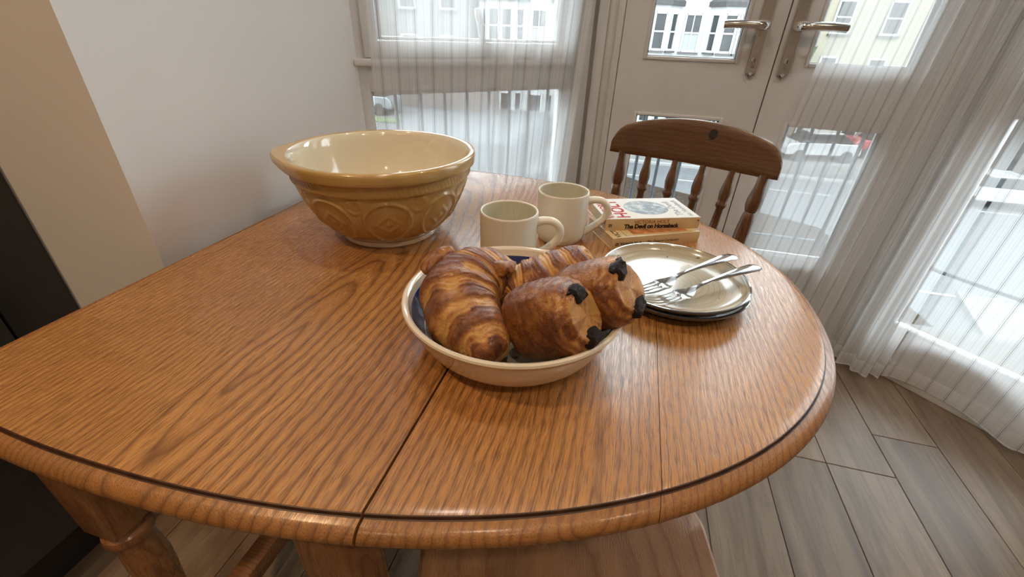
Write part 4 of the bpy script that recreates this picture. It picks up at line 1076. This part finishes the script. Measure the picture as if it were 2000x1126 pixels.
def hedge(x0, x1, y0, y1, ht, label, GZ=GZ):
    bm = bmesh.new(); nx = max(4, int((x1-x0)*3)); ny = 5; nz = 5
    add_box(bm, x0, x1, y0, y1, GZ, GZ+ht, 0); bmesh.ops.subdivide_edges(bm, edges=bm.edges, cuts=8, use_grid_fill=True)
    for v in bm.verts:
        p = v.co; d = noise.noise(p*2.1)*.35+noise.noise(p*6)*.15; v.co = p+Vector((d, d*.7, d if p.z > GZ+.2 else 0))
    return tag(from_bm('hedge', bm, M['hedge'], None, smooth=True), label, 'shrub', 'street shrubs')
hedge(-24, -18, 25.4, 26.6, 1.2, 'dark hedge at the left edge of the left window', -3.45)
struct(box('raised_forecourt', 7.6, 20, 27.4, 32.4, GZ, -4.7, M['pavement'], None, .03))
hedge(7.8, 9.1, 30.6, 31.8, 5.4, 'tall dark shrub at the corner of the cream house, seen through the right french door', -4.7)
quad_ground('verge', [(-22, 21.8), (-12.2, 21.8), (-12.2, 23.0), (-22, 23.0)], -3.40, M['grass'])
def car(x, y, rot, paint, label, z=GZ):
    c = empty('parked_car', (x, y, z), rot); tag(c, label, 'car', 'parked cars')
    side = [(-2.05, .35), (-2.1, .75), (-1.95, .95), (-1.0, 1.0), (1.75, .98), (2.0, .85), (2.08, .55), (2.05, .35)]
    prism('body', side, -.85, .85, paint, c, .05)
    prism('cabin', [(-1.35, .98), (-.65, 1.45), (.85, 1.47), (1.65, .98)], -.74, .74, M['far_pane'], c, .04)
    prism('roof_panel', [(-.68, 1.43), (-.60, 1.50), (.80, 1.52), (.90, 1.45)], -.72, .72, paint, c, .02)
    for wx in (-1.3, 1.3):
        for wy in (-.82, .82): lathe('wheel', [(0, -.1), (.28, -.1), (.32, -.06), (.32, .06), (.28, .1), (0, .1)], M['tyre'], c, 20, 0, Matrix.Translation((wx, wy, .32)) @ Matrix.Rotation(PI/2, 4, 'X'))
    return c
car(10.2, 28.6, .25, M['car_white'], 'white car parked across the street, seen beside the chair crest', -4.7)
car(-15.4, 24.4, .05, M['car_grey'], 'silver blue car parked at the left edge of the left window', -3.45)
car(17.2, 25.6, .02, M['car_white'], 'white car parked at the kerb behind the right french door curtain')
car(14.6, 30.9, .1, M['car_red'], 'dark red car parked behind the white car across the street', -4.7)
# iron balcony rail outside the doors and windows
def railing(P, Q, label, bars=True):
    r = empty('balcony_railing', P); tag(r, label, 'railing', 'iron balcony railings')
    d = (Q-P); L = d.length; e = d.normalized(); n = int(L/.088)
    def seg(nm, a, b, rad): tube(nm, [a, b], rad, M['iron'], r, 8)
    seg('top_rail', Vector((0, 0, .93)), Vector((d.x, d.y, .93)), .014); seg('bottom_rail', Vector((0, 0, .352)), Vector((d.x, d.y, .352)), .009)
    first = None
    for k in range(n+1 if bars else 0):
        p = e*(.03+k*(L-.06)/n)
        if first is None: first = tube('bar', [Vector((0, 0, .352)), Vector((0, 0, .93))], .0065, M['iron'], r, 8); first.location = p
        else:
            o = first.copy(); COL.objects.link(o); o.parent = r; o.location = p
    for s_ in (0, L): seg('post', Vector((e.x*s_, e.y*s_, .0)), Vector((e.x*s_, e.y*s_, .95)), .012)
railing(Vector((-.16, 1.95, 0)), Vector((.96, 1.95, 0)), 'dark iron balcony railing outside the french doors')
railing(Vector((-.93, 1.28, 0)), Vector((-.26, 1.95, 0)), 'dark iron railing outside the left angled window')
railing(Vector((1.06, 1.95, 0)), Vector((1.73, 1.28, 0)), 'dark iron rails outside the right angled window', False)
struct(box('balcony_slab', -1.1, 1.9, 1.78, 2.05, -.25, -.02, M['pavement']))
